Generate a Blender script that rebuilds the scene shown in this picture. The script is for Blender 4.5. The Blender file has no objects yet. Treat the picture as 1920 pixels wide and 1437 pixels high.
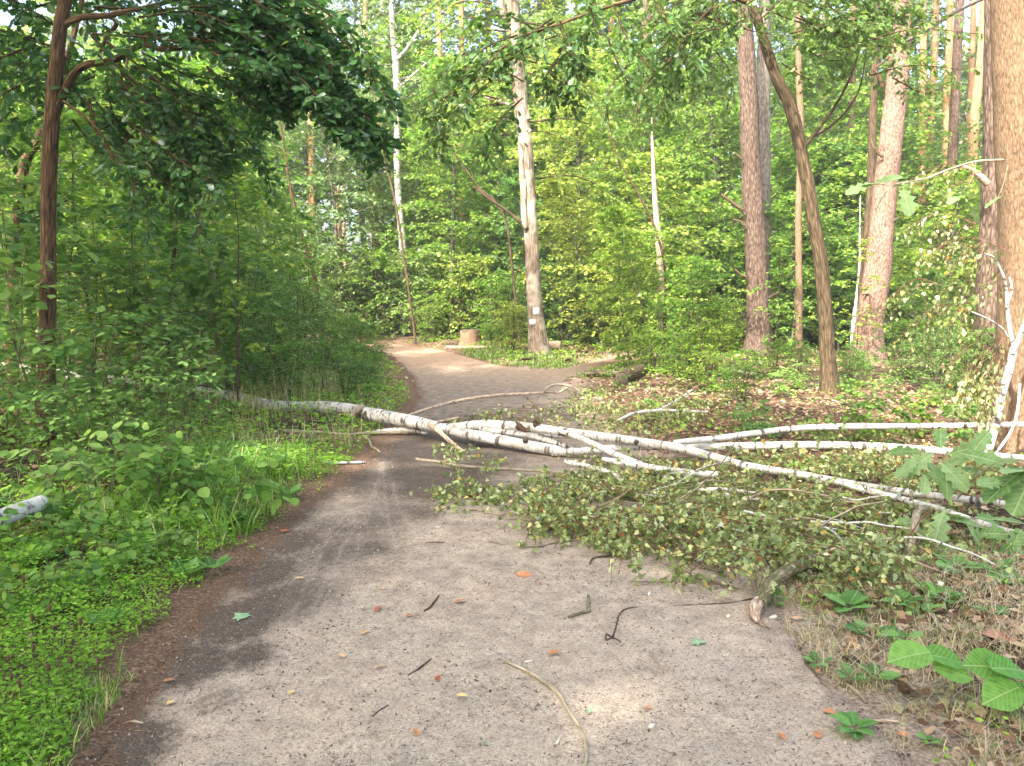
import bpy, math, random, time
import numpy as np
from mathutils import Vector, Matrix, Quaternion
T0 = time.time()
rng = np.random.default_rng(7)
random.seed(7)
R = math.radians
HAZE = 0.0013

# ------------------------------------------------------------------ camera, sky, sun, exposure
scn = bpy.context.scene
COL = scn.collection
F, CX, CY, CAMH = 1450.0, 960.0, 718.5, 1.6
PITCH = math.atan(158.5 / F)
cam_d = bpy.data.cameras.new('camera'); cam = bpy.data.objects.new('camera', cam_d); COL.objects.link(cam)
cam.location = (0, 0, CAMH); cam.rotation_euler = (math.pi / 2 - PITCH, 0, 0)
cam_d.sensor_width = 36; cam_d.lens = 36 * F / 1920; cam_d.clip_start = 0.05; cam_d.clip_end = 1500
scn.camera = cam
SUN_EL, SUN_AZ = 46.0, 216.0           # azimuth clockwise from +Y: the sun stands behind and to the left of the camera
w = bpy.data.worlds.new('World'); scn.world = w; w.use_nodes = True
nt = w.node_tree; bg = nt.nodes['Background']
sky = nt.nodes.new('ShaderNodeTexSky'); sky.sky_type = 'NISHITA'; sky.sun_disc = False
sky.sun_elevation = R(SUN_EL); sky.sun_rotation = R(SUN_AZ); sky.dust_density = 6.0; sky.air_density = 1.0; sky.ozone_density = 0.2
nt.links.new(sky.outputs[0], bg.inputs[0]); bg.inputs[1].default_value = 0.15
sd_ = bpy.data.lights.new('sun', 'SUN'); sd_.energy = 2.7; sd_.angle = R(1.0); sd_.color = (1.0, 0.95, 0.86)
sun = bpy.data.objects.new('sun', sd_); COL.objects.link(sun)
sdir = Vector((math.sin(R(SUN_AZ)) * math.cos(R(SUN_EL)), math.cos(R(SUN_AZ)) * math.cos(R(SUN_EL)), math.sin(R(SUN_EL))))
sun.rotation_euler = sdir.to_track_quat('Z', 'Y').to_euler(); sun.location = (0, 0, 40)
scn.view_settings.view_transform = 'Standard'; scn.view_settings.look = 'None'
scn.view_settings.exposure = 2.5; scn.view_settings.gamma = 1
cy = scn.cycles
cy.max_bounces = 6; cy.diffuse_bounces = 4; cy.glossy_bounces = 2; cy.transmission_bounces = 4; cy.transparent_max_bounces = 4
cy.use_denoising = True; cy.sample_clamp_indirect = 6

# ------------------------------------------------------------------ pixel <-> place (photograph pixels, 1920 wide)
cp, sp = math.cos(PITCH), math.sin(PITCH)
def at(px, py, y):
    dx = px - CX; u = CY - py
    d = np.array([dx, F * cp + u * sp, -F * sp + u * cp]); d = d / d[1]
    return np.array([0, 0, CAMH]) + d * y
def gnd(px, py, z=0.0):
    dx = px - CX; u = CY - py
    d = np.array([dx, F * cp + u * sp, -F * sp + u * cp]); t = (CAMH - z) / -d[2]
    return np.array([0, 0, CAMH]) + d * t
def g2(px, py): p = gnd(px, py); return (p[0], p[1])

# ------------------------------------------------------------------ noise
_G = rng.random((64, 64, 64)).astype(np.float32)
def noise3(x, y, z):
    x, y, z = np.asarray(x, float), np.asarray(y, float), np.asarray(z, float)
    xi, yi, zi = np.floor(x).astype(int), np.floor(y).astype(int), np.floor(z).astype(int)
    fx, fy, fz = x - xi, y - yi, z - zi
    fx, fy, fz = fx * fx * (3 - 2 * fx), fy * fy * (3 - 2 * fy), fz * fz * (3 - 2 * fz)
    def g(a, b, c): return _G[(xi + a) & 63, (yi + b) & 63, (zi + c) & 63]
    a = g(0, 0, 0) * (1 - fx) + g(1, 0, 0) * fx; b = g(0, 1, 0) * (1 - fx) + g(1, 1, 0) * fx
    c = g(0, 0, 1) * (1 - fx) + g(1, 0, 1) * fx; d = g(0, 1, 1) * (1 - fx) + g(1, 1, 1) * fx
    return (a * (1 - fy) + b * fy) * (1 - fz) + (c * (1 - fy) + d * fy) * fz
def fbm(x, y, z=0.5, o=4):
    x = np.asarray(x, float); s = np.zeros(np.broadcast(x, y).shape); a = .5; k = 1.0
    for i in range(o):
        s = s + a * noise3(x * k + 17 * i, np.asarray(y, float) * k + 5 * i, np.asarray(z, float) * k + 9 * i * np.ones_like(x)); a *= .5; k *= 2.03
    return s / (1 - .5 ** o)

# ------------------------------------------------------------------ path outline and ground height
PATH = [(-2.0, -14), (-1.75, -3)] + [g2(*p) for p in [(130, 1500), (200, 1395), (300, 1240), (385, 1135), (480, 1030), (570, 950), (640, 900), (700, 858), (750, 800), (785, 748), (772, 705), (745, 680), (716, 661), (640, 652), (560, 647)]] \
    + [g2(*p) for p in [(560, 638), (640, 641), (740, 646), (820, 654), (870, 667), (930, 684), (1000, 693), (1050, 694), (1090, 684), (1150, 671), (1230, 663), (1230, 671), (1160, 684), (1100, 697), (1062, 713), (1047, 737), (1062, 765), (1105, 805), (1190, 860), (1290, 940), (1380, 1040), (1440, 1130), (1500, 1220), (1590, 1320), (1700, 1437)]] \
    + [(1.42, 2.3), (1.5, -3), (1.7, -14)]
PATH = np.array(PATH)
def poly_sd(x, y, P=PATH):
    """signed distance to the polygon, positive outside"""
    x = np.asarray(x, float); y = np.asarray(y, float)
    d = np.full(x.shape, 1e9); ins = np.zeros(x.shape, bool)
    n = len(P)
    for i in range(n):
        ax, ay = P[i]; bx, by = P[(i + 1) % n]
        ex, ey = bx - ax, by - ay; L = ex * ex + ey * ey + 1e-12
        t = np.clip(((x - ax) * ex + (y - ay) * ey) / L, 0, 1)
        d = np.minimum(d, (x - ax - t * ex) ** 2 + (y - ay - t * ey) ** 2)
        c = ((ay > y) != (by > y)) & (x < (bx - ax) * (y - ay) / (by - ay + 1e-12) + ax)
        ins ^= c
    d = np.sqrt(d)
    return np.where(ins, -d, d)
def zg(x, y, sd=None):
    x = np.asarray(x, float); y = np.asarray(y, float)
    if sd is None: sd = poly_sd(x, y)
    s = np.clip(sd, 0, 1.2) / 1.2
    z = (fbm(x * .9 + 50, y * .9 + 50) - .5) * np.where((x > 0) & (y < 12), .12, .28) * s + np.where(x > 0, .02, .05) * s + (fbm(x * 5, y * 5 + 9, .3, 3) - .5) * .03
    z = z + np.where(x < 0, .10, .03) * np.clip(sd / 2.5, 0, 1)
    z = z + (fbm(x * .08, y * .08, 3.3, 2) - .5) * np.clip((np.hypot(x, y) - 30) / 40, 0, 1) * 1.2
    return z
def zg1(x, y): return float(zg(np.array([x]), np.array([y]))[0])

# ------------------------------------------------------------------ materials
def nmat(name):
    m = bpy.data.materials.new(name); m.use_nodes = True
    nt = m.node_tree; nt.nodes.clear()
    out = nt.nodes.new('ShaderNodeOutputMaterial')
    def N(t, **k):
        n = nt.nodes.new('ShaderNode' + t)
        for a, b in k.items():
            if a.startswith('i_'):
                n.inputs[int(a[2:]) if a[2:].isdigit() else a[2:].replace('_', ' ')].default_value = b
            else: setattr(n, a, b)
        return n
    def L(a, b): nt.links.new(a, b)
    return m, nt, out, N, L
def ramp(N, L, src, stops):
    r = N('ValToRGB'); e = r.color_ramp.elements
    while len(e) < len(stops): e.new(.5)
    for i, (p, c) in enumerate(stops):
        e[i].position = p; e[i].color = (*c, 1) if len(c) == 3 else c
    L(src, r.inputs[0]); return r
def mixc(N, L, f, a, b, mode='MIX'):
    n = N('Mix', data_type='RGBA', blend_type=mode)
    for k, v in ((0, f), (6, a), (7, b)):
        if hasattr(v, 'links') or isinstance(v, bpy.types.NodeSocket): L(v, n.inputs[k])
        elif isinstance(v, (int, float)): n.inputs[k].default_value = v
        else: n.inputs[k].default_value = (*v, 1)
    return n.outputs[2]
def leaf_mat(name, stops, trans=.42, obj=False, tint=.25, tr_gain=(1.25, 1.35, .7), rough=.45, hue=.015):
    m, nt, out, N, L = nmat(name)
    oi = N('ObjectInfo')
    if obj: fac = oi.outputs['Random']
    else: fac = N('Attribute', attribute_name='rnd').outputs['Fac']
    r = ramp(N, L, fac, stops)
    hs = N('HueSaturation')
    if obj:      # midrib and side veins in the leaf's own coordinates
        tc = N('TexCoord'); sx = N('SeparateXYZ'); L(tc.outputs['Object'], sx.inputs[0])
        ab = N('Math', operation='ABSOLUTE'); L(sx.outputs[1], ab.inputs[0])
        ma = N('Math', operation='MULTIPLY_ADD'); L(ab.outputs[0], ma.inputs[0]); ma.inputs[1].default_value = -.85; L(sx.outputs[0], ma.inputs[2])
        fr_ = N('Math', operation='MULTIPLY'); L(ma.outputs[0], fr_.inputs[0]); fr_.inputs[1].default_value = 8.5
        pp = N('Math', operation='PINGPONG'); L(fr_.outputs[0], pp.inputs[0]); pp.inputs[1].default_value = .5
        vn = ramp(N, L, pp.outputs[0], [(0, (.55, .55, .55)), (.16, (0, 0, 0))]).outputs[0]
        rb = ramp(N, L, ab.outputs[0], [(.008, (1, 1, 1)), (.022, (0, 0, 0))]).outputs[0]
        vv = mixc(N, L, 1.0, vn, rb, 'LIGHTEN'); nzz = N('TexNoise'); nzz.inputs['Scale'].default_value = 5; nzz.inputs['Detail'].default_value = 4; L(tc.outputs['Object'], nzz.inputs[0])
        blot = ramp(N, L, nzz.outputs[0], [(.35, (.78, .82, .75)), (.65, (1.1, 1.08, 1.1))]).outputs[0]
        cc = mixc(N, L, 1.0, r.outputs[0], blot, 'MULTIPLY'); cc = mixc(N, L, vv, cc, mixc(N, L, .5, cc, (.30, .34, .20)))
        L(cc, hs.inputs['Color'])
    else: L(r.outputs[0], hs.inputs['Color'])
    mr = N('MapRange'); L(oi.outputs['Random'], mr.inputs[0]); mr.inputs[3].default_value = 1 - tint; mr.inputs[4].default_value = 1 + tint
    L(mr.outputs[0], hs.inputs['Value'])
    mh = N('MapRange'); L(oi.outputs['Random'], mh.inputs[0]); mh.inputs[3].default_value = .5 + hue; mh.inputs[4].default_value = .5 - hue
    L(mh.outputs[0], hs.inputs['Hue'])
    geo = N('NewGeometry')
    # underside paler
    under = mixc(N, L, 1.0, hs.outputs[0], (1.25, 1.2, 1.45), 'MULTIPLY')
    col = mixc(N, L, geo.outputs['Backfacing'], hs.outputs[0], under)
    df = N('BsdfDiffuse'); L(col, df.inputs[0])
    # a leaf both reflects and lets light through: the two add up (well below one in all)
    tr = N('BsdfTranslucent'); L(mixc(N, L, 1.0, hs.outputs[0], tuple(g * trans * 1.9 for g in tr_gain), 'MULTIPLY'), tr.inputs[0])
    mx = N('AddShader'); L(df.outputs[0], mx.inputs[0]); L(tr.outputs[0], mx.inputs[1])
    gl = N('BsdfGlossy'); gl.inputs['Roughness'].default_value = rough; gl.inputs[0].default_value = (.8, .85, .9, 1)
    fr = N('Fresnel'); fr.inputs[0].default_value = 1.4
    m2 = N('MixShader'); mm = N('Math', operation='MULTIPLY'); L(fr.outputs[0], mm.inputs[0]); mm.inputs[1].default_value = .16
    L(mm.outputs[0], m2.inputs[0]); L(mx.outputs[0], m2.inputs[1]); L(gl.outputs[0], m2.inputs[2])
    L(m2.outputs[0], out.inputs[0]); return m
def bark_mat(name, crev, mid, top, sc=30, stretch=.12, bump=.6, patch=None):
    m, nt, out, N, L = nmat(name)
    a = N('Attribute', attribute_name='bark')
    mp = N('Mapping'); mp.inputs['Scale'].default_value = (sc, sc, sc * stretch); L(a.outputs['Vector'], mp.inputs[0])
    n1 = N('TexNoise'); n1.inputs['Scale'].default_value = 1; n1.inputs['Detail'].default_value = 5; n1.inputs['Roughness'].default_value = .6; n1.inputs['Distortion'].default_value = .4; L(mp.outputs[0], n1.inputs[0])
    v = N('TexVoronoi'); v.feature = 'DISTANCE_TO_EDGE'; v.inputs['Scale'].default_value = .9
    wn = mixc(N, L, .25, mp.outputs[0], n1.outputs['Color']); L(mp.outputs[0], v.inputs[0])
    vm = N('Math', operation='MULTIPLY_ADD'); L(v.outputs['Distance'], vm.inputs[0]); vm.inputs[1].default_value = 1.1; L(n1.outputs[0], vm.inputs[2])
    r = ramp(N, L, vm.outputs[0], [(.38, crev), (.62, mid), (.95, top)])
    n2 = N('TexNoise'); n2.inputs['Scale'].default_value = 3.0; n2.inputs['Detail'].default_value = 4; L(a.outputs['Vector'], n2.inputs[0])
    c = r.outputs[0]
    if patch:
        r2 = ramp(N, L, n2.outputs[0], [(.48, (0, 0, 0)), (.62, (1, 1, 1))])
        f = N('Math', operation='MULTIPLY'); L(r2.outputs[0], f.inputs[0]); f.inputs[1].default_value = .75
        c = mixc(N, L, f.outputs[0], c, patch)
    c = mixc(N, L, .35, c, ramp(N, L, n2.outputs[0], [(.3, (.55, .55, .55)), (.7, (1.3, 1.3, 1.3))]).outputs[0], 'MULTIPLY')
    oi = N('ObjectInfo'); hs = N('HueSaturation'); L(c, hs.inputs['Color'])
    mr = N('MapRange'); L(oi.outputs['Random'], mr.inputs[0]); mr.inputs[3].default_value = .8; mr.inputs[4].default_value = 1.15; L(mr.outputs[0], hs.inputs['Value'])
    b = N('BsdfPrincipled'); b.inputs['Roughness'].default_value = .9; b.inputs['Specular IOR Level'].default_value = .2
    L(hs.outputs[0], b.inputs['Base Color'])
    bp = N('Bump'); bp.inputs['Strength'].default_value = bump; bp.inputs['Distance'].default_value = .02; L(vm.outputs[0], bp.inputs['Height']); L(bp.outputs[0], b.inputs['Normal'])
    L(b.outputs[0], out.inputs[0]); return m
def birch_mat(name, ring=6.5, mlo=.49, lift=.9):
    m, nt, out, N, L = nmat(name)
    a = N('Attribute', attribute_name='bark')
    def tex(s, det=3, dist=0.0):
        mp = N('Mapping'); mp.inputs['Scale'].default_value = s; L(a.outputs['Vector'], mp.inputs[0])
        n = N('TexNoise'); n.inputs['Scale'].default_value = 1; n.inputs['Detail'].default_value = det; n.inputs['Distortion'].default_value = dist; L(mp.outputs[0], n.inputs[0]); return n
    base = ramp(N, L, tex((14, 14, 9), 5).outputs[0], [(.3, (.36 * lift, .34 * lift, .30 * lift)), (.5, (.58 * lift, .56 * lift, .52 * lift)), (.75, (.68 * lift, .665 * lift, .63 * lift))]).outputs[0]
    # greenish-brown weathering in broad patches
    wz = ramp(N, L, tex((5, 5, 1.6), 5).outputs[0], [(.58, (0, 0, 0)), (.75, (.6, .6, .6))]).outputs[0]
    base = mixc(N, L, wz, base, (.30, .25, .17))
    # fine lenticels: short transverse dashes
    l1 = ramp(N, L, tex((16, 16, 90), 2, .3).outputs[0], [(.605, (0, 0, 0)), (.66, (1, 1, 1))]).outputs[0]
    base = mixc(N, L, l1, base, (.13, .10, .075))
    # bold dark rings that wrap part of the stem
    r1 = ramp(N, L, tex((4.2, 4.2, 17), 4, .35).outputs[0], [(.585, (0, 0, 0)), (.63, (1, 1, 1))]).outputs[0]
    base = mixc(N, L, r1, base, (.085, .07, .058))
    sx = N('SeparateXYZ'); L(a.outputs['Vector'], sx.inputs[0]); wob = tex((6, 6, 2), 3, 0)
    vv = N('Math', operation='MULTIPLY_ADD'); L(wob.outputs[0], vv.inputs[0]); vv.inputs[1].default_value = .09; L(sx.outputs[2], vv.inputs[2])
    vo = N('TexVoronoi'); vo.voronoi_dimensions = '1D'; vo.inputs['Scale'].default_value = ring; L(vv.outputs[0], vo.inputs['W'])
    ln = ramp(N, L, vo.outputs['Distance'], [(.05, (1, 1, 1)), (.14, (0, 0, 0))]).outputs[0]
    msk = ramp(N, L, tex((9, 9, 3.5), 3, 0).outputs[0], [(mlo, (0, 0, 0)), (mlo + .1, (1, 1, 1))]).outputs[0]
    base = mixc(N, L, mixc(N, L, 1.0, ln, msk, 'MULTIPLY'), base, (.11, .093, .08))
    b = N('BsdfPrincipled'); b.inputs['Roughness'].default_value = .62; b.inputs['Specular IOR Level'].default_value = .3
    L(base, b.inputs['Base Color'])
    bp = N('Bump'); bp.inputs['Strength'].default_value = .5; bp.inputs['Distance'].default_value = .006; bp.invert = True; L(r1, bp.inputs['Height']); L(bp.outputs[0], b.inputs['Normal'])
    L(b.outputs[0], out.inputs[0]); return m
def plain(name, c, rough=.8, c2=None, sc=40):
    m, nt, out, N, L = nmat(name)
    b = N('BsdfPrincipled'); b.inputs['Roughness'].default_value = rough; b.inputs['Specular IOR Level'].default_value = .25
    tc = N('TexCoord'); n = N('TexNoise'); n.inputs['Scale'].default_value = sc; n.inputs['Detail'].default_value = 4; L(tc.outputs['Object'], n.inputs[0])
    c2 = c2 or tuple(x * .5 for x in c)
    L(ramp(N, L, n.outputs[0], [(.35, c2), (.65, c)]).outputs[0], b.inputs['Base Color'])
    bp = N('Bump'); bp.inputs['Strength'].default_value = .4; bp.inputs['Distance'].default_value = .004; L(n.outputs[0], bp.inputs['Height']); L(bp.outputs[0], b.inputs['Normal'])
    L(b.outputs[0], out.inputs[0]); return m

M = {}
M['birch'] = birch_mat('birch_bark')
M['birch2'] = birch_mat('clean_birch_bark', 3.6, .53, 1.02)
M['oak'] = bark_mat('oak_bark', (.022, .016, .009), (.085, .06, .034), (.16, .115, .065), 34, .13, .9)
M['oak_dark'] = bark_mat('dark_oak_bark', (.02, .014, .01), (.10, .06, .032), (.20, .12, .065), 40, .12, .9)
M['oldoak'] = bark_mat('pale_old_bark', (.07, .05, .035), (.24, .18, .13), (.38, .31, .24), 26, .10, .8, patch=(.46, .41, .33))
M['tan'] = bark_mat('smooth_tan_bark', (.085, .054, .034), (.185, .122, .074), (.26, .18, .115), 45, .3, .35)
M['pine_low'] = bark_mat('grey_brown_pine_bark', (.035, .023, .017), (.12, .082, .060), (.22, .16, .125), 22, .25, 1.0)
M['pine_pink'] = bark_mat('pinkish_pine_bark', (.06, .036, .026), (.20, .125, .092), (.32, .21, .16), 30, .35, .8)
M['pine_orange'] = bark_mat('orange_pine_bark', (.18, .085, .04), (.46, .25, .13), (.60, .38, .22), 24, .4, .6)
M['grey'] = bark_mat('grey_bark', (.04, .033, .028), (.14, .12, .10), (.25, .22, .185), 35, .15, .7)
M['twig'] = bark_mat('twig_bark', (.035, .025, .018), (.085, .06, .04), (.14, .10, .07), 60, .2, .3)
M['redtwig'] = bark_mat('birch_twig_bark', (.06, .03, .02), (.16, .085, .05), (.26, .16, .10), 60, .2, .3)
M['palestick'] = bark_mat('pale_stick_bark', (.14, .11, .07), (.30, .25, .17), (.42, .37, .28), 60, .15, .4)
M['moss'] = bark_mat('mossy_bark', (.05, .05, .02), (.13, .12, .06), (.24, .21, .14), 50, .3, .6)
M['brownbranch'] = bark_mat('warm_branch_bark', (.13, .08, .05), (.42, .31, .22), (.60, .50, .40), 60, .2, .4)
G_ = lambda *c: c
M['oakleaf'] = leaf_mat('oak_leaf', [(0, (.022, .055, .022)), (.5, (.035, .085, .028)), (1, (.065, .125, .04))], .30, tr_gain=(1.5, 1.8, .5))
M['oakleaf_o'] = leaf_mat('oak_leaf_single', [(0, (.022, .055, .022)), (.6, (.04, .09, .03)), (1, (.075, .13, .045))], .30, obj=True, tint=0, hue=0, tr_gain=(1.5, 1.8, .5))
M['oakleaf2'] = leaf_mat('bright_oak_leaf', [(0, (.035, .075, .022)), (.5, (.055, .105, .030)), (1, (.10, .155, .045))], .33, tr_gain=(1.4, 1.5, .5))
M['oakleaf2_o'] = leaf_mat('bright_oak_leaf_single', [(0, (.035, .075, .022)), (.5, (.055, .105, .030)), (1, (.10, .155, .045))], .33, obj=True, tint=0, hue=0, tr_gain=(1.4, 1.5, .5))
M['maple'] = leaf_mat('maple_leaf', [(0, (.045, .092, .014)), (.5, (.082, .145, .021)), (.93, (.135, .20, .034)), (1, (.24, .235, .05))], .5, tint=.22, hue=.02)
M['yellowleaf'] = leaf_mat('yellow_green_leaf', [(0, (.09, .135, .025)), (.6, (.15, .195, .038)), (1, (.26, .28, .06))], .45, tint=.1)
M['hazel'] = leaf_mat('hazel_leaf', [(0, (.038, .082, .020)), (.5, (.064, .125, .030)), (1, (.115, .18, .05))], .45, tint=.2)
M['hazel_o'] = leaf_mat('hazel_leaf_single', [(0, (.04, .09, .03)), (.5, (.065, .13, .045)), (1, (.12, .20, .08))], .35, obj=True, tint=0, hue=0)
M['greyleaf'] = leaf_mat('grey_green_leaf', [(0, (.06, .105, .035)), (.5, (.10, .155, .05)), (1, (.17, .225, .09))], .38, tint=.2)
M['herb'] = leaf_mat('herb_leaf', [(0, (.038, .088, .018)), (.5, (.070, .145, .028)), (1, (.12, .205, .048))], .4, tint=.2)
M['herb_o'] = leaf_mat('herb_leaf_single', [(0, (.035, .10, .025)), (.5, (.07, .17, .04)), (1, (.12, .24, .07))], .4, obj=True, tint=0, hue=0)
M['clover'] = leaf_mat('ground_cover_leaf', [(0, (.06, .13, .016)), (.5, (.12, .22, .025)), (1, (.21, .32, .045))], .5, tint=0, hue=0)
M['grass'] = leaf_mat('grass_blade', [(0, (.045, .10, .012)), (.5, (.085, .17, .02)), (.85, (.15, .22, .04)), (1, (.32, .28, .13))], .35, tint=0, hue=0)
M['drygrass'] = leaf_mat('dry_grass_blade', [(0, (.20, .15, .08)), (.5, (.36, .29, .16)), (1, (.17, .21, .07))], .3, tint=0, hue=0)
M['birchleaf'] = leaf_mat('birch_leaf', [(0, (.065, .095, .03)), (.3, (.12, .16, .055)), (.62, (.21, .26, .10)), (.9, (.36, .41, .21)), (.96, (.38, .30, .09)), (1, (.22, .10, .03))], .35, tint=0, hue=0, tr_gain=(1.2, 1.2, .7))
M['birchleaf_o'] = leaf_mat('birch_leaf_single', [(0, (.09, .13, .05)), (.4, (.17, .22, .10)), (.75, (.26, .32, .17)), (.95, (.34, .36, .20)), (1, (.42, .33, .10))], .3, obj=True, tint=0, hue=0)
M['litter'] = leaf_mat('dead_leaf', [(0, (.09, .05, .03)), (.35, (.19, .115, .07)), (.7, (.33, .22, .14)), (.9, (.48, .36, .25)), (1, (.10, .13, .04))], .12, tint=0, hue=0, tr_gain=(1.2, 1, .7))
M['needle'] = leaf_mat('pine_needle', [(0, (.035, .075, .03)), (.6, (.06, .11, .045)), (1, (.10, .15, .06))], .2, tint=.15)
M['paleoak_o'] = leaf_mat('pale_oak_leaf_single', [(0, (.07, .135, .04)), (.5, (.115, .19, .075)), (1, (.17, .25, .12))], .25, obj=True, tint=0, hue=0, rough=.35)
M['bighazel_o'] = leaf_mat('big_hazel_leaf_single', [(0, (.075, .18, .035)), (1, (.12, .24, .055))], .4, obj=True, tint=0, hue=0)

# ------------------------------------------------------------------ mesh assembly
class MB:
    def __init__(s): s.v = []; s.q = []; s.t = []; s.b = []; s.r = []; s.n = 0
    def add(s, v, q=None, t=None, bark=None, rnd=None):
        k = len(v)
        s.v.append(np.asarray(v, np.float32)); s.b.append(np.zeros((k, 3), np.float32) if bark is None else np.asarray(bark, np.float32))
        s.r.append(np.zeros(k, np.float32) if rnd is None else np.asarray(rnd, np.float32))
        if q is not None and len(q): s.q.append(np.asarray(q) + s.n)
        if t is not None and len(t): s.t.append(np.asarray(t) + s.n)
        s.n += k
    def mesh(s, name, mats, smooth=True, extra=None):
        v = np.concatenate(s.v); q = np.concatenate(s.q) if s.q else np.zeros((0, 4), int); t = np.concatenate(s.t) if s.t else np.zeros((0, 3), int)
        me = bpy.data.meshes.new(name)
        me.vertices.add(len(v)); me.vertices.foreach_set('co', v.ravel())
        nl = len(q) * 4 + len(t) * 3; me.loops.add(nl)
        me.loops.foreach_set('vertex_index', np.concatenate([q.ravel(), t.ravel()]).astype(np.int32))
        npoly = len(q) + len(t); me.polygons.add(npoly)
        ls = np.concatenate([np.arange(len(q)) * 4, len(q) * 4 + np.arange(len(t)) * 3]).astype(np.int32)
        me.polygons.foreach_set('loop_start', ls)
        try: me.polygons.foreach_set('loop_total', np.concatenate([np.full(len(q), 4), np.full(len(t), 3)]).astype(np.int32))
        except Exception: pass
        me.polygons.foreach_set('use_smooth', np.full(npoly, smooth))
        a = me.attributes.new('bark', 'FLOAT_VECTOR', 'POINT'); a.data.foreach_set('vector', np.concatenate(s.b).ravel())
        a = me.attributes.new('rnd', 'FLOAT', 'POINT'); a.data.foreach_set('value', np.concatenate(s.r))
        for k, val in (extra or {}).items():
            a = me.attributes.new(k, 'FLOAT', 'POINT'); a.data.foreach_set('value', np.asarray(val, np.float32))
        me.update(calc_edges=True); me.validate()
        for m in (mats if isinstance(mats, (list, tuple)) else [mats]): me.materials.append(m)
        return me
def obj(name, me, parent=None, loc=None, label=None, cat=None, group=None, kind=None):
    o = bpy.data.objects.new(name, me); COL.objects.link(o)
    if parent is not None: o.parent = parent
    if loc is not None: o.location = loc
    tag(o, label, cat, group, kind); return o
def tag(o, label=None, cat=None, group=None, kind=None):
    if label: o['label'] = label
    if cat: o['category'] = cat
    if group: o['group'] = group
    if kind: o['kind'] = kind
    return o
def empty(name, loc, label, cat, group=None, rz=0, sc=1):
    o = bpy.data.objects.new(name, None); COL.objects.link(o); o.empty_display_size = .2
    o.location = loc; o.rotation_euler = (0, 0, rz)
    o.scale = (sc, sc, sc) if isinstance(sc, (int, float)) else sc
    return tag(o, label, cat, group)

def smooth_path(P, n):
    P = np.asarray(P, float)
    if len(P) < 3:
        t = np.linspace(0, len(P) - 1, n)[:, None]; return P[0] * (1 - t) + P[-1] * t
    E = np.vstack([2 * P[0] - P[1], P, 2 * P[-1] - P[-2]])
    t = np.linspace(0, len(P) - 1 - 1e-9, n); i = t.astype(int); f = (t - i)[:, None]
    a, b, c, d = E[i], E[i + 1], E[i + 2], E[i + 3]
    return .5 * (2 * b + (c - a) * f + (2 * a - 5 * b + 4 * c - d) * f ** 2 + (3 * b - a - 3 * c + d) * f ** 3)
def tube(mb, P, rad, sides=6, disp=0, dk=(8, 1.5), cap=False, off=0.0):
    P = np.asarray(P, float); n = len(P); rad = np.broadcast_to(np.asarray(rad, float), (n,))
    T = np.gradient(P, axis=0); T /= np.linalg.norm(T, axis=1)[:, None] + 1e-12
    u = np.cross(T[0], [0, 0, 1.0]); u = np.cross(T[0], [1.0, 0, 0]) if np.linalg.norm(u) < .2 else u; u /= np.linalg.norm(u)
    U = np.zeros_like(P); U[0] = u
    for i in range(1, n):
        u = u - T[i] * u.dot(T[i]); u /= np.linalg.norm(u) + 1e-12; U[i] = u
    V = np.cross(T, U)
    s = np.concatenate([[0], np.cumsum(np.linalg.norm(np.diff(P, axis=0), axis=1))]) + off
    th = np.arange(sides) / sides * 2 * math.pi
    c, sn = np.cos(th), np.sin(th)
    rr = np.repeat(rad[:, None], sides, 1)
    bark = np.stack([c[None] * rr, sn[None] * rr, np.repeat(s[:, None], sides, 1)], -1)
    if disp:
        k, kz = dk
        nz = fbm(bark[..., 0] * k + 20, bark[..., 1] * k + 20, bark[..., 2] * kz + off, 3)
        nz2 = 1 - np.abs(noise3(bark[..., 0] * k * 4 + 9, bark[..., 1] * k * 4 + 9, bark[..., 2] * kz * 3) * 2 - 1)
        rr = rr * (1 + disp * (nz - .5) * 2 - disp * .5 * nz2)
    pts = P[:, None] + U[:, None] * (rr * c)[..., None] + V[:, None] * (rr * sn)[..., None]
    v = pts.reshape(-1, 3); b = bark.reshape(-1, 3)
    i = np.arange(n - 1)[:, None] * sides; j = np.arange(sides)[None]; j2 = (j + 1) % sides
    q = np.stack([i + j, i + j2, i + sides + j2, i + sides + j], -1).reshape(-1, 4)
    t = None
    if cap:
        v = np.vstack([v, P[0], P[-1]]); b = np.vstack([b, [0, 0, s[0]], [0, 0, s[-1]]]); a0, a1 = n * sides, n * sides + 1
        jj = np.arange(sides); t = np.vstack([np.stack([np.full(sides, a0), (jj + 1) % sides, jj], -1), np.stack([np.full(sides, a1), (n - 1) * sides + jj, (n - 1) * sides + (jj + 1) % sides], -1)])
    mb.add(v, q, t, b)

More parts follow.
